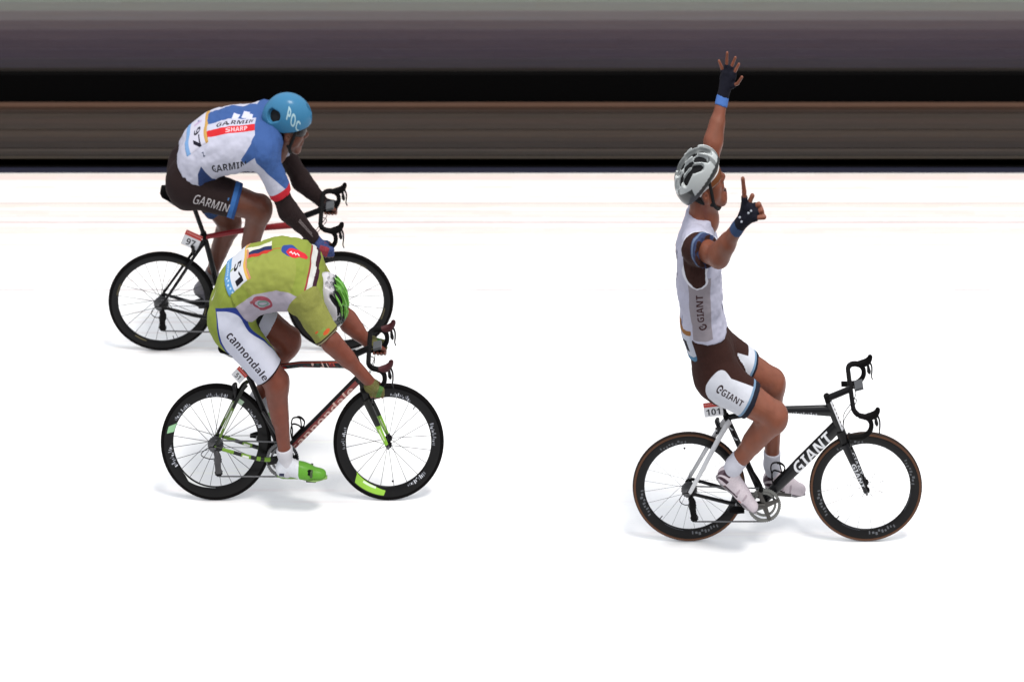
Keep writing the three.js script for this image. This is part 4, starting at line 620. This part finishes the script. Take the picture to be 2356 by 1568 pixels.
{ // ---- green rider, head down, throwing the bicycle at the line
  const f = fB, e3 = f.e3, J = (X, Y, w = 0) => f(X, Y, w), tone = [0.155, 0.043, 0.025];
  const root = top('person', f.O, 'cyclist in lime green jersey crouched head down over the handlebar with outstretched arms', 'person', 'racing cyclists');
  const spine = [[527, 712, 0.07, 0.112], [548, 672, 0.07, 0.118], [592, 640, 0.075, 0.122], [640, 628, 0.08, 0.125], [685, 632, 0.085, 0.115], [705, 640, 0.085, 0.09]];
  const torso = torsoBones(f, spine), axis = [J(500, 752), ...spine.map((p) => J(p[0], p[1])), J(735, 660)];
  const shR = J(698, 684, 0.18), elR = J(757, 782, 0.25), wrR = J(856, 884, 0.215), shL = J(706, 602, -0.18), elL = J(800, 738, -0.25), wrL = J(848, 790, -0.21);
  const trap = [bone(J(690, 640), shR, 0.075, 0.068, 0.05), bone(J(690, 640), shL, 0.075, 0.068, 0.05)], neck = bone(J(700, 640), J(742, 676), 0.07, 0.062, 0.04);
  const upR = bone(shR, elR, 0.066, 0.05, 0.04), foR = bone(elR, wrR, 0.05, 0.031, 0.03), upL = bone(shL, elL, 0.06, 0.048, 0.04), foL = bone(elL, wrL, 0.05, 0.033, 0.03);
  const hipR = J(532, 742, 0.09), hipL = J(545, 690, -0.09), knR = J(636, 880, 0.12), knL = J(664, 785, -0.12), anR = J(654, 1038, 0.12), anL = J(594, 912, -0.12);
  const lr = leg(f, hipR, knR, anR, [0.11, 0.068, 0.055, 0.036]), ll = leg(f, hipL, knL, anL, [0.105, 0.07, 0.052, 0.036]);
  const glute = [1, -1].map((s) => bone(f.off(J(522, 715), 0, 0, s * 0.07), f.off(J(534, 735), 0, 0, s * 0.085), 0.098, 0.1, 0.05));
  const heelR = J(637, 1093, 0.12), toeR = J(752, 1100, 0.12), heelL = J(578, 918, -0.12), toeL = J(606, 1003, -0.12);
  const clampP = J(849, 800), gR = gripHand(f, f.off(clampP, 0.052, -0.122, 0.204), 1, wrR), gL = gripHand(f, f.off(clampP, 0.052, -0.122, -0.204), -1, wrL);
  const M = headMatrix(J(742, 699), -72, 0, 8, 1.06, 1.06);
  const body = [...torso, ...trap, neck, upR, foR, upL, foL, ...glute, ...Object.values(lr), ...Object.values(ll), forearm(elR, wrR, foR.ra * 1.04), forearm(elL, wrL, foL.ra * 1.04), ...footBones(anR, heelR, toeR), ...footBones(anL, heelL, toeL)];
  bodyMesh(root, body, [gR.skin, gL.skin], placeGeo(headGeo({ seed: 2 }, tone), M), tone);
  const lime = 'rgb(135,147,62)', olive = 'rgb(138,140,70)';
  const cuffR = bone(shR, shR.clone().lerp(elR, 0.93), 0.078, 0.062, 0.05, true), cuffL = bone(shL, shL.clone().lerp(elL, 0.8), 0.068, 0.058, 0.05, true);
  const hem = plane(J(546, 696, 0.15), V(-0.8, -0.6, 0));
  const raw = garment('', [...torso.slice(1), torso[0], ...trap, bone(J(700, 640), J(728, 664), 0.074, 0.068, 0.03, true), cuffR, cuffL], { inf: 0.014, h: 0.0075, fold: [0.0075, 19], cut: hem, raw: true });
  const sp = plane(shR.clone().lerp(elR, 0.02), J(690, 640).sub(elR)), spL = plane(shL.clone().lerp(elL, 0.1), J(690, 640).sub(elL));
  const [sl, t1] = split(raw, (x, y, z) => (z < 0.06 ? 1 : sp(x, y, z))), [slL, t2] = split(t1, (x, y, z) => (z > -0.1 ? 1 : spL(x, y, z)));
  const jm = cloth(1024, 1024, (c, w, h) => {
    const Y = TH(h); c.fillStyle = lime; c.fillRect(0, 0, w, h);
    c.fillStyle = 'rgb(143,150,70)'; c.beginPath(); c.ellipse(w * 0.62, Y(32), w * 0.17, Y(-8) - Y(38), 0, 0, 7); c.fill();
    // lengthwise bands on the back, badge, collar piping
    c.fillStyle = 'rgb(214,214,196)'; c.fillRect(w * 0.4, Y(114), w * 0.24, Y(102) - Y(114)); c.fillStyle = 'rgb(40,46,84)'; c.fillRect(w * 0.4, Y(102), w * 0.24, Y(90) - Y(102)); quadFill(c, 'rgb(188,52,40)', [[w * 0.4, Y(90)], [w * 0.66, Y(90)], [w * 0.6, Y(76)], [w * 0.4, Y(74)]]);
    c.fillStyle = 'rgb(50,70,140)'; c.beginPath(); c.ellipse(w * 0.73, Y(84), 74, 66, 0.3, 0, 7); c.fill(); c.fillStyle = 'rgb(206,40,52)'; c.beginPath(); c.ellipse(w * 0.762, Y(78), 66, 56, 0.3, 0, 7); c.fill(); c.strokeStyle = 'rgb(236,220,220)'; c.lineWidth = 11; c.beginPath(); for (let i = 0; i < 7; i++) c.lineTo(w * 0.725 + i * 13, Y(78) + (i % 2 ? -16 : 14) + i * 3); c.stroke();
    c.fillStyle = 'rgb(206,206,202)'; c.fillRect(w * 0.86, 0, w * 0.02, h); c.fillStyle = 'rgb(60,30,44)'; c.fillRect(w * 0.88, 0, w * 0.035, h); c.fillStyle = 'rgb(150,60,60)'; c.fillRect(w * 0.845, 0, w * 0.014, h);
    // pale side panel with an oval badge
    c.fillStyle = 'rgb(168,160,172)'; c.beginPath(); c.moveTo(w * 0.14, Y(14)); c.bezierCurveTo(w * 0.3, Y(2), w * 0.4, Y(12), w * 0.82, Y(4)); c.lineTo(w * 0.8, Y(-90)); c.lineTo(w * 0.14, Y(-90)); c.fill();
    c.strokeStyle = 'rgb(150,70,84)'; c.lineWidth = 16; c.beginPath(); c.ellipse(w * 0.53, Y(-8), 74, 26, 0.12, 0, 7); c.stroke(); c.strokeStyle = 'rgb(110,140,130)'; c.lineWidth = 9; c.beginPath(); c.ellipse(w * 0.54, Y(-8), 40, 11, 0.12, 0, 7); c.stroke(); c.fillStyle = 'rgb(150,84,92)'; c.fillRect(w * 0.44, Y(2), 60, 12);
  });
  const jersey = mesh('jersey', axisUV(t2, axis, e3), jm, root);
  const slm = cloth(512, 256, (c, w, h) => { const Y = TH(h); c.fillStyle = olive; c.fillRect(0, 0, w, h); c.fillStyle = 'rgb(132,158,76)'; c.fillRect(w * 0.7, Y(30), w * 0.1, 30); c.fillStyle = 'rgb(206,92,48)'; c.beginPath(); c.ellipse(w * 0.8, Y(28), 22, 13, 0, 0, 7); c.fill(); c.fillRect(w * 0.66, Y(-2), 18, 10); c.fillStyle = 'rgb(54,46,30)'; c.fillRect(w * 0.87, 0, w * 0.03, h); c.fillStyle = 'rgb(150,140,110)'; c.fillRect(w * 0.9, 0, w * 0.1, h); });
  mesh('sleeve', axisUV(sl, [shR, elR], e3), slm, jersey); mesh('sleeve', axisUV(slL, [shL, elL], e3), slm, jersey);
  // number paper across the lower back
  const ba = J(585, 655).sub(J(525, 712)).normalize(), bc = J(584, 652), bu = e3.clone().cross(ba);
  garment('number_bib', torso, { inf: 0.018, h: 0.006, axis: [bc.clone().addScaledVector(ba, -0.1), bc.clone().addScaledVector(ba, 0.1)], L: e3, cut: (x, y, z) => { const d = V(x - bc.x, y - bc.y, z - bc.z), a = d.dot(ba); return Math.max(Math.abs(a) - 0.085, Math.abs(d.dot(e3) - 0.02) - 0.165, -d.dot(bu)); }, m: cloth(1024, 1024, (c, w, h) => { const Y = TH(h); c.fillStyle = 'rgb(214,216,222)'; c.fillRect(0, 0, w, h); c.fillStyle = 'rgb(96,148,196)'; c.fillRect(0, 0, w * 0.3, h); c.fillStyle = 'rgb(190,214,232)'; for (let i = 0; i < 26; i++) c.fillRect(w * (0.14 + rnd() * 0.06), Y(160 - i * 7), 60, 9); c.fillStyle = 'rgb(214,170,84)'; c.fillRect(w * 0.8, 0, w * 0.08, h); c.fillStyle = 'rgb(190,130,110)'; c.fillRect(w * 0.88, 0, w * 0.05, h); italic(c, '51', w * 0.56, Y(58), 168, 'rgb(24,22,30)', { rot: Math.PI / 2, sy: 2.3 }); c.fillStyle = 'rgb(120,130,140)'; c.fillRect(w * 0.35, Y(16), w * 0.3, 14); }) }, jersey);
  // shorts
  const hemR = bone(hipR, hipR.clone().lerp(knR, 0.84), 0.114, 0.086, 0.05, true), hemL = bone(hipL, hipL.clone().lerp(knL, 0.6), 0.108, 0.088, 0.05, true);
  const sraw = garment('', [...torso.slice(0, 6), ...glute, hemR, hemL], { inf: 0.0075, h: 0.008, fold: [0.0035, 18], raw: true, cut: keepLegs(plane(J(566, 684, 0.15), V(0.8, 0.6, 0)), hemR, hemL) });
  const pR = plane(hipR.clone().lerp(knR, -0.34), hipR.clone().sub(knR)), pL = plane(hipL.clone().lerp(knL, 0.05), hipL.clone().sub(knL));
  const [gr, s1] = split(sraw, (x, y, z) => (z < 0.0 ? 1 : pR(x, y, z))), [gl, s2] = split(s1, (x, y, z) => (z > -0.0 ? 1 : pL(x, y, z)));
  const sc = 'rgb(136,150,62)';
  const shorts = mesh('shorts', axisUV(s2, [J(500, 790), J(545, 680)], e3), cloth(512, 512, (c, w, h) => { const Y = TH(h); c.fillStyle = sc; c.fillRect(0, 0, w, h); c.fillStyle = 'rgb(136,66,50)'; c.fillRect(w * 0.72, Y(74), w * 0.22, 14); c.fillStyle = 'rgb(60,64,92)'; c.fillRect(w * 0.72, Y(84), w * 0.22, 12); c.fillStyle = 'rgb(210,208,200)'; c.fillRect(w * 0.72, Y(93), w * 0.22, 10); }), root);
  const legTex = cloth(1024, 1024, (c, w, h) => {
    const Y = TH(h); c.fillStyle = sc; c.fillRect(0, 0, w, h);
    const X = (t) => (t + 0.35) / 1.35 * w, pan = (k) => { c.beginPath(); c.moveTo(X(-0.3 - k), Y(0)); c.bezierCurveTo(X(-0.28 - k), Y(34 + k * 300), X(-0.16), Y(44 + k * 300), X(0.1), Y(44 + k * 300)); c.bezierCurveTo(X(0.3), Y(44 + k * 300), X(0.4), Y(74 + k * 300), X(0.86), Y(110)); c.lineTo(X(0.86), Y(-92 - k * 200)); c.bezierCurveTo(X(0.5), Y(-76 - k * 260), X(0.1), Y(-44 - k * 260), X(-0.3 - k), Y(0)); c.fill(); };
    c.fillStyle = 'rgb(44,60,134)'; pan(0.035); c.fillStyle = 'rgb(206,208,222)'; pan(0);
    italic(c, 'cannondale', X(0.4), Y(0), 96, 'rgb(52,46,54)', { sx: 1.16, slant: 0.05 });
    c.fillStyle = 'rgb(40,20,20)'; c.fillRect(X(0.815), 0, X(0.04) - X(0), h);
  });
  mesh('shorts_leg', axisUV(gr, [hipR.clone().lerp(knR, -0.35), knR], e3), legTex, shorts);
  mesh('shorts_leg', axisUV(gl, [hipL, knL], e3), cloth(512, 512, (c, w, h) => { c.fillStyle = sc; c.fillRect(0, 0, w, h); c.fillStyle = 'rgb(34,34,30)'; c.fillRect(w * 0.2, 0, w * 0.18, h); c.fillStyle = 'rgb(206,208,222)'; c.fillRect(w * 0.38, 0, w * 0.22, h); }), shorts);
  for (const [kn, an, heel, toe, s] of [[knR, anR, heelR, toeR, 1], [knL, anL, heelL, toeL, -1]]) {
    garment('sock', [bone(kn.clone().lerp(an, 0.88), an, 0.046, 0.043, 0.02), bone(an, heel.clone().lerp(toe, 0.2).add(V(0, 0.035, 0)), 0.04, 0.036, 0.02)], { inf: 0.004, h: 0.006, cut: plane(kn.clone().lerp(an, 0.95), kn.clone().sub(an)), m: mat([0.5, 0.49, 0.52], 0.85) }, root);
    shoe(root, heel, toe, f, { m: cloth(512, 256, (c, w, h) => { const Y = TH(h); c.fillStyle = 'rgb(98,160,52)'; c.fillRect(0, 0, w, h); quadFill(c, 'rgb(214,216,222)', [[-60, 0], [w * 0.4, 0], [w * 0.42, h * 0.4], [w * 0.52, h * 0.62], [w * 0.52, h], [-60, h]]); c.fillStyle = 'rgb(40,42,70)'; c.fillRect(w * 0.04, Y(42), w * 0.1, 12); c.fillRect(w * 0.18, Y(4), w * 0.08, 18); c.fillRect(-20, Y(20), w * 0.07, 40); c.fillStyle = 'rgb(150,206,100)'; c.fillRect(w * 0.72, Y(14), w * 0.14, 9); }, 0.35), sole: mat([0.2, 0.33, 0.09], 0.4), k: 1.1, dials: [0.46, 0.64], straps: [0.5, 0.68], strapMat: mat([0.05, 0.08, 0.03], 0.5) });
  }
  for (const h of [gR, gL]) garment('glove', h.glove, { inf: 0.0035, h: 0.0048, fold: [0.0012, 60], m: cloth(128, 128, (c, w, hh) => { c.fillStyle = 'rgb(96,92,48)'; c.fillRect(0, 0, w, hh); c.fillStyle = 'rgb(70,110,50)'; c.fillRect(w * 0.3, 0, w * 0.2, hh); }), axis: [h === gR ? wrR : wrL, f.off(h === gR ? wrR : wrL, 0.12, -0.05, 0)], L: e3 }, root);
  const vents = []; for (const s of [1, -1]) for (const [a, b, c, d, r] of [[0.5, 0.16, 1.15, 0.2, 0.013], [-0.3, 0.18, 0.35, 0.18, 0.013], [-1.1, 0.18, -0.45, 0.18, 0.014], [0.3, 0.5, 0.95, 0.5, 0.014], [-0.55, 0.52, 0.15, 0.52, 0.014], [-1.2, 0.5, -0.7, 0.52, 0.013], [0.2, 0.85, 0.75, 0.85, 0.013], [-0.8, 0.88, 0.05, 0.88, 0.013]]) vents.push([a, s * b, c, s * d, r]);
  helmet(root, M, { vk: 1.18, vents, m: mat([1, 1, 1], 0.3, { vertexColors: true, clearcoat: 0.5 }), tint: (x, y, z) => { const la = Math.abs(z); if (y < 0.05 + 0.12 * x) return [0.012, 0.014, 0.014]; if (y < 0.106 && x < 0.05) return [0.5, 0.48, 0.51]; if (y < 0.116) return [0.015, 0.022, 0.02]; return [0.15, 0.4, 0.06]; } });
  console.log('rider B');
}
{ // ---- rider in blue helmet
  const f = fC, e3 = f.e3, J = (X, Y, w = 0) => f(X, Y, w), tone = [0.12, 0.042, 0.026];
  const root = top('person', f.O, 'cyclist in blue and white jersey and smooth blue helmet riding low in the drops', 'person', 'racing cyclists');
  const spine = [[433, 396, 0.072, 0.112], [460, 352, 0.07, 0.112], [495, 328, 0.075, 0.116], [535, 320, 0.08, 0.12], [588, 314, 0.085, 0.115], [615, 308, 0.085, 0.092]];
  const torso = torsoBones(f, spine), axis = [J(418, 425), ...spine.map((p) => J(p[0], p[1])), J(648, 300)];
  const shR = J(606, 352, 0.18), elR = J(660, 482, 0.22), wrR = J(724, 550, 0.2), shL = J(612, 268, -0.18), elL = J(690, 412, -0.22), wrL = J(742, 465, -0.2);
  const trap = [bone(J(600, 312), shR, 0.075, 0.066, 0.05), bone(J(600, 312), shL, 0.075, 0.066, 0.05)], neck = bone(J(610, 308), J(655, 292), 0.07, 0.062, 0.04);
  const upR = bone(shR, elR, 0.062, 0.05, 0.04), foR = bone(elR, wrR, 0.05, 0.032, 0.03), upL = bone(shL, elL, 0.06, 0.048, 0.04), foL = bone(elL, wrL, 0.048, 0.032, 0.03);
  const hipR = J(432, 424, 0.09), hipL = J(434, 376, -0.09), knR = J(598, 480, 0.13), knL = J(528, 515, -0.11), anR = J(556, 640, 0.12), anL = J(482, 640, -0.12);
  const lr = leg(f, hipR, knR, anR, [0.108, 0.072, 0.056, 0.037]), ll = leg(f, hipL, knL, anL, [0.106, 0.068, 0.056, 0.037]);
  const glute = [1, -1].map((s) => bone(f.off(J(424, 402), 0, 0, s * 0.07), f.off(J(432, 412), 0, 0, s * 0.085), 0.108, 0.11, 0.05));
  const heelR = J(545, 672, 0.12), toeR = J(632, 705, 0.12), heelL = J(446, 668, -0.12), toeL = J(506, 716, -0.12);
  const clampP = J(739, 482), gR = gripHand(f, f.off(clampP, 0.045, -0.125, 0.196), 1, wrR), gL = gripHand(f, f.off(clampP, 0.045, -0.125, -0.196), -1, wrL);
  const M = headMatrix(J(664, 287), -8, 0, 0, 1.17, 1.05);
  const body = [...torso, ...trap, neck, upR, foR, upL, foL, ...glute, ...Object.values(lr), ...Object.values(ll), forearm(elR, wrR, foR.ra * 0.94), forearm(elL, wrL, foL.ra * 0.94), ...footBones(anR, heelR, toeR), ...footBones(anL, heelL, toeL)];
  bodyMesh(root, body, [gR.skin, gL.skin], placeGeo(headGeo({ seed: 3 }, tone), M), tone);
  const white = 'rgb(192,192,208)', blue = 'rgb(60,90,146)', deep = 'rgb(40,60,120)';
  const cuffR = bone(shR, shR.clone().lerp(elR, 0.74), 0.07, 0.058, 0.05, true), cuffL = bone(shL, shL.clone().lerp(elL, 0.55), 0.068, 0.056, 0.05, true);
  const hem = plane(J(448, 388, 0), J(412, 400).sub(J(440, 345)).add(V(-0.02, 0, 0)));
  const raw = garment('', [...torso, ...trap, bone(J(610, 308), J(640, 298), 0.074, 0.068, 0.03, true), cuffR, cuffL], { inf: 0.014, h: 0.0075, fold: [0.007, 19], cut: plane(J(438, 380, 0), V(-0.75, -0.72, 0)), raw: true });
  const sp = plane(shR.clone().lerp(elR, 0.0), J(590, 312).sub(elR)), spL = plane(shL.clone().lerp(elL, 0.1), J(590, 312).sub(elL));
  const [sl, t1] = split(raw, (x, y, z) => (z < 0.06 ? 1 : sp(x, y, z))), [slL, t2] = split(t1, (x, y, z) => (z > -0.1 ? 1 : spL(x, y, z)));
  const jm = cloth(1024, 1024, (c, w, h) => {
    const Y = TH(h); c.fillStyle = white; c.fillRect(0, 0, w, h);
    c.fillStyle = blue; c.fillRect(w * 0.34, Y(130), w * 0.66, Y(84) - Y(130)); c.fillRect(w * 0.82, 0, w * 0.18, h); quadFill(c, blue, [[w * 0.68, Y(0)], [w * 0.82, Y(34)], [w * 0.82, Y(-34)]]);
    for (const [t, d] of [[0.62, 92], [0.7, 96], [0.74, 88]]) quadFill(c, 'rgb(206,206,226)', [[w * t, Y(d + 14)], [w * (t + 0.05), Y(d + 10)], [w * (t + 0.03), Y(d - 12)], [w * (t - 0.02), Y(d - 6)]]);
    italic(c, 'GARMIN', w * 0.65, Y(68), 60, 'rgb(48,42,48)', { sx: 1.3, slant: 0.15 });
    c.fillStyle = 'rgb(202,42,48)'; c.fillRect(w * 0.36, Y(56), w * 0.46, Y(42) - Y(56)); italic(c, 'SHARP', w * 0.66, Y(49), 34, 'rgb(240,190,196)', { sx: 1.6 });
    italic(c, 'z', w * 0.42, Y(22), 40, 'rgb(60,70,90)');
    italic(c, 'GARMIN', w * 0.57, Y(-9), 52, 'rgb(42,40,44)', { sx: 1.5, slant: 0.1 });
    quadFill(c, 'rgb(44,62,106)', [[w * 0.22, Y(-12)], [w * 0.36, Y(8)], [w * 0.37, Y(-90)], [w * 0.12, Y(-90)]]);
    c.fillStyle = 'rgb(40,48,84)'; c.fillRect(w * 0.36, Y(-42), w * 0.4, Y(-80) - Y(-42)); c.fillStyle = 'rgb(170,40,50)'; c.fillRect(w * 0.56, Y(-40), w * 0.07, 14);
    quadFill(c, 'rgb(54,100,168)', [[w * 0.06, Y(70)], [w * 0.1, Y(70)], [w * 0.17, Y(-40)], [w * 0.13, Y(-40)]]); quadFill(c, 'rgb(140,180,222)', [[w * 0.1, Y(70)], [w * 0.125, Y(70)], [w * 0.2, Y(-40)], [w * 0.17, Y(-40)]]);
  });
  const jersey = mesh('jersey', axisUV(t2, axis, e3), jm, root);
  const slm = cloth(512, 256, (c, w, h) => { const Y = TH(h); c.fillStyle = white; c.fillRect(0, 0, w, h); quadFill(c, blue, [[-20, Y(180)], [w * 0.7, Y(180)], [w * 0.72, Y(60)], [w * 0.3, Y(4)], [-20, Y(-30)]]); c.fillStyle = 'rgb(186,36,48)'; c.fillRect(w * 0.62, 0, w * 0.2, h); c.fillStyle = 'rgb(196,196,212)'; c.fillRect(w * 0.52, Y(20), 22, 12); });
  mesh('sleeve', axisUV(sl, [shR, elR], e3), slm, jersey); mesh('sleeve', axisUV(slL, [shL, elL], e3), slm, jersey);
  const ba = J(475, 330).sub(J(425, 372)).normalize(), bc = J(482, 334), bu = e3.clone().cross(ba);
  garment('number_bib', torso, { inf: 0.018, h: 0.006, axis: [bc.clone().addScaledVector(ba, -0.1), bc.clone().addScaledVector(ba, 0.1)], L: e3, cut: (x, y, z) => { const d = V(x - bc.x, y - bc.y, z - bc.z), a = d.dot(ba); return Math.max(Math.abs(a) - 0.085, Math.abs(d.dot(e3) - 0.015) - 0.15, -d.dot(bu)); }, m: cloth(1024, 1024, (c, w, h) => { const Y = TH(h); c.fillStyle = 'rgb(206,204,218)'; c.fillRect(0, 0, w, h); c.fillStyle = 'rgb(120,160,206)'; c.fillRect(0, 0, w * 0.24, h); c.fillStyle = 'rgb(190,150,84)'; c.fillRect(w * 0.84, 0, w * 0.1, h); italic(c, '97', w * 0.55, Y(60), 168, 'rgb(28,26,40)', { rot: Math.PI / 2, sy: 2.2 }); c.fillStyle = 'rgb(190,170,200)'; c.fillRect(w * 0.4, Y(112), w * 0.3, 22); }) }, jersey);
  // shorts
  const hemR = bone(hipR, hipR.clone().lerp(knR, 0.7), 0.114, 0.093, 0.05, true), hemL = bone(hipL, hipL.clone().lerp(knL, 0.72), 0.11, 0.086, 0.05, true);
  const sraw = garment('', [...torso.slice(0, 6), ...glute, hemR, hemL], { inf: 0.0075, h: 0.008, fold: [0.0035, 18], raw: true, cut: keepLegs(plane(J(455, 365, 0), V(0.75, 0.72, 0)), hemR, hemL) });
  const pR = plane(hipR.clone().lerp(knR, -0.1), hipR.clone().sub(knR)), pL = plane(hipL.clone().lerp(knL, 0.05), hipL.clone().sub(knL));
  const [gr, s1] = split(sraw, (x, y, z) => (z < 0.0 ? 1 : pR(x, y, z))), [gl, s2] = split(s1, (x, y, z) => (z > -0.0 ? 1 : pL(x, y, z)));
  const dark = 'rgb(40,28,28)';
  const shorts = mesh('shorts', s2, mat([0.018, 0.0095, 0.0093], 0.8, { specularIntensity: 0.25 }), root);
  const legTex = cloth(768, 768, (c, w, h) => { const Y = TH(h); c.fillStyle = dark; c.fillRect(0, 0, w, h); italic(c, 'GARMIN', w * 0.36, Y(0), 86, 'rgb(196,190,192)', { sx: 1.15, slant: 0.18, weight: 'normal' }); c.fillStyle = 'rgb(58,106,170)'; c.fillRect(w * 0.6, 0, w * 0.11, h); c.fillStyle = 'rgb(40,74,130)'; c.fillRect(w * 0.66, 0, w * 0.05, h); c.fillStyle = 'rgb(70,110,160)'; c.fillRect(w * 0.55, Y(34), 14, 18); });
  mesh('shorts_leg', axisUV(gr, [hipR, knR], e3), legTex, shorts);
  mesh('shorts_leg', axisUV(gl, [hipL, knL], e3), cloth(128, 128, (c, w, h) => { c.fillStyle = dark; c.fillRect(0, 0, w, h); c.fillStyle = 'rgb(36,60,104)'; c.fillRect(w * 0.6, 0, w * 0.14, h); }), shorts);
  // dark arm warmers
  for (const [sh, el, wr, s] of [[shR, elR, wrR, 1], [shL, elL, wrL, -1]]) garment('arm_warmer', [bone(sh.clone().lerp(el, 0.4), el, 0.056, 0.052, 0.03), forearm(el, wr, 0.05), bone(el, wr, 0.052, 0.034, 0.03, true)], { inf: 0.004, h: 0.007, fold: [0.002, 26], axis: [el, wr], L: e3, m: cloth(256, 256, (c, w, h) => { const Y = TH(h); c.fillStyle = 'rgb(36,24,24)'; c.fillRect(0, 0, w, h); if (s > 0) { c.fillStyle = 'rgb(140,130,130)'; for (let i = 0; i < 14; i++) c.fillRect(w * 0.3 + i * 9, Y(44) + (i % 3), 5, 7); c.fillRect(w * 0.3, Y(30), w * 0.55, 3); } }) }, root);
  for (const [kn, an, heel, toe] of [[knR, anR, heelR, toeR], [knL, anL, heelL, toeL]]) {
    garment('sock', [bone(kn.clone().lerp(an, 0.8), an, 0.044, 0.04, 0.02), bone(an, heel.clone().lerp(toe, 0.2).add(V(0, 0.035, 0)), 0.04, 0.036, 0.02)], { inf: 0.004, h: 0.006, cut: plane(kn.clone().lerp(an, 0.86), kn.clone().sub(an)), m: mat([0.2, 0.19, 0.2], 0.85) }, root);
    shoe(root, heel, toe, f, { m: mat([0.2, 0.19, 0.22], 0.45), sole: mat([0.06, 0.06, 0.065], 0.5), straps: [0.42, 0.6], strapMat: mat([0.05, 0.05, 0.055], 0.5) });
  }
  for (const h of [gR, gL]) garment('glove', h.glove, { inf: 0.0035, h: 0.0048, fold: [0.0012, 60], m: cloth(128, 128, (c, w, hh) => { c.fillStyle = h === gR ? 'rgb(52,66,116)' : 'rgb(30,26,30)'; c.fillRect(0, 0, w, hh); if (h === gR) { c.fillStyle = 'rgb(150,50,60)'; c.fillRect(w * 0.3, hh * 0.5, w * 0.5, hh * 0.14); c.fillRect(w * 0.5, hh * 0.36, w * 0.12, hh * 0.08); } }), axis: [h === gR ? wrR : wrL, f.off(h === gR ? wrR : wrL, 0.12, -0.04, 0)], L: e3 }, root);
  helmet(root, M, { len: 0.15, tail: true, vents: [[-1.25, 0.75, -1.05, 0.95, 0.026], [-1.25, -0.75, -1.05, -0.95, 0.026], [0.9, 0.0, 1.2, 0.0, 0.01]], m: cloth(1024, 1024, (c, w, h) => { const Y = TH(h); c.fillStyle = 'rgb(62,122,160)'; c.fillRect(0, 0, w, h); italic(c, 'POC', w * 0.6, Y(30), 120, 'rgb(170,200,208)', { sx: 1.3, rot: 0.32 }); }, 0.22), liner: [0.01, 0.012, 0.014] });
  glasses(root, M, mat([0.008, 0.005, 0.006], 0.15), mat([0.02, 0.02, 0.022], 0.4));
  console.log('rider C');
}

renderer.render(scene, camera);
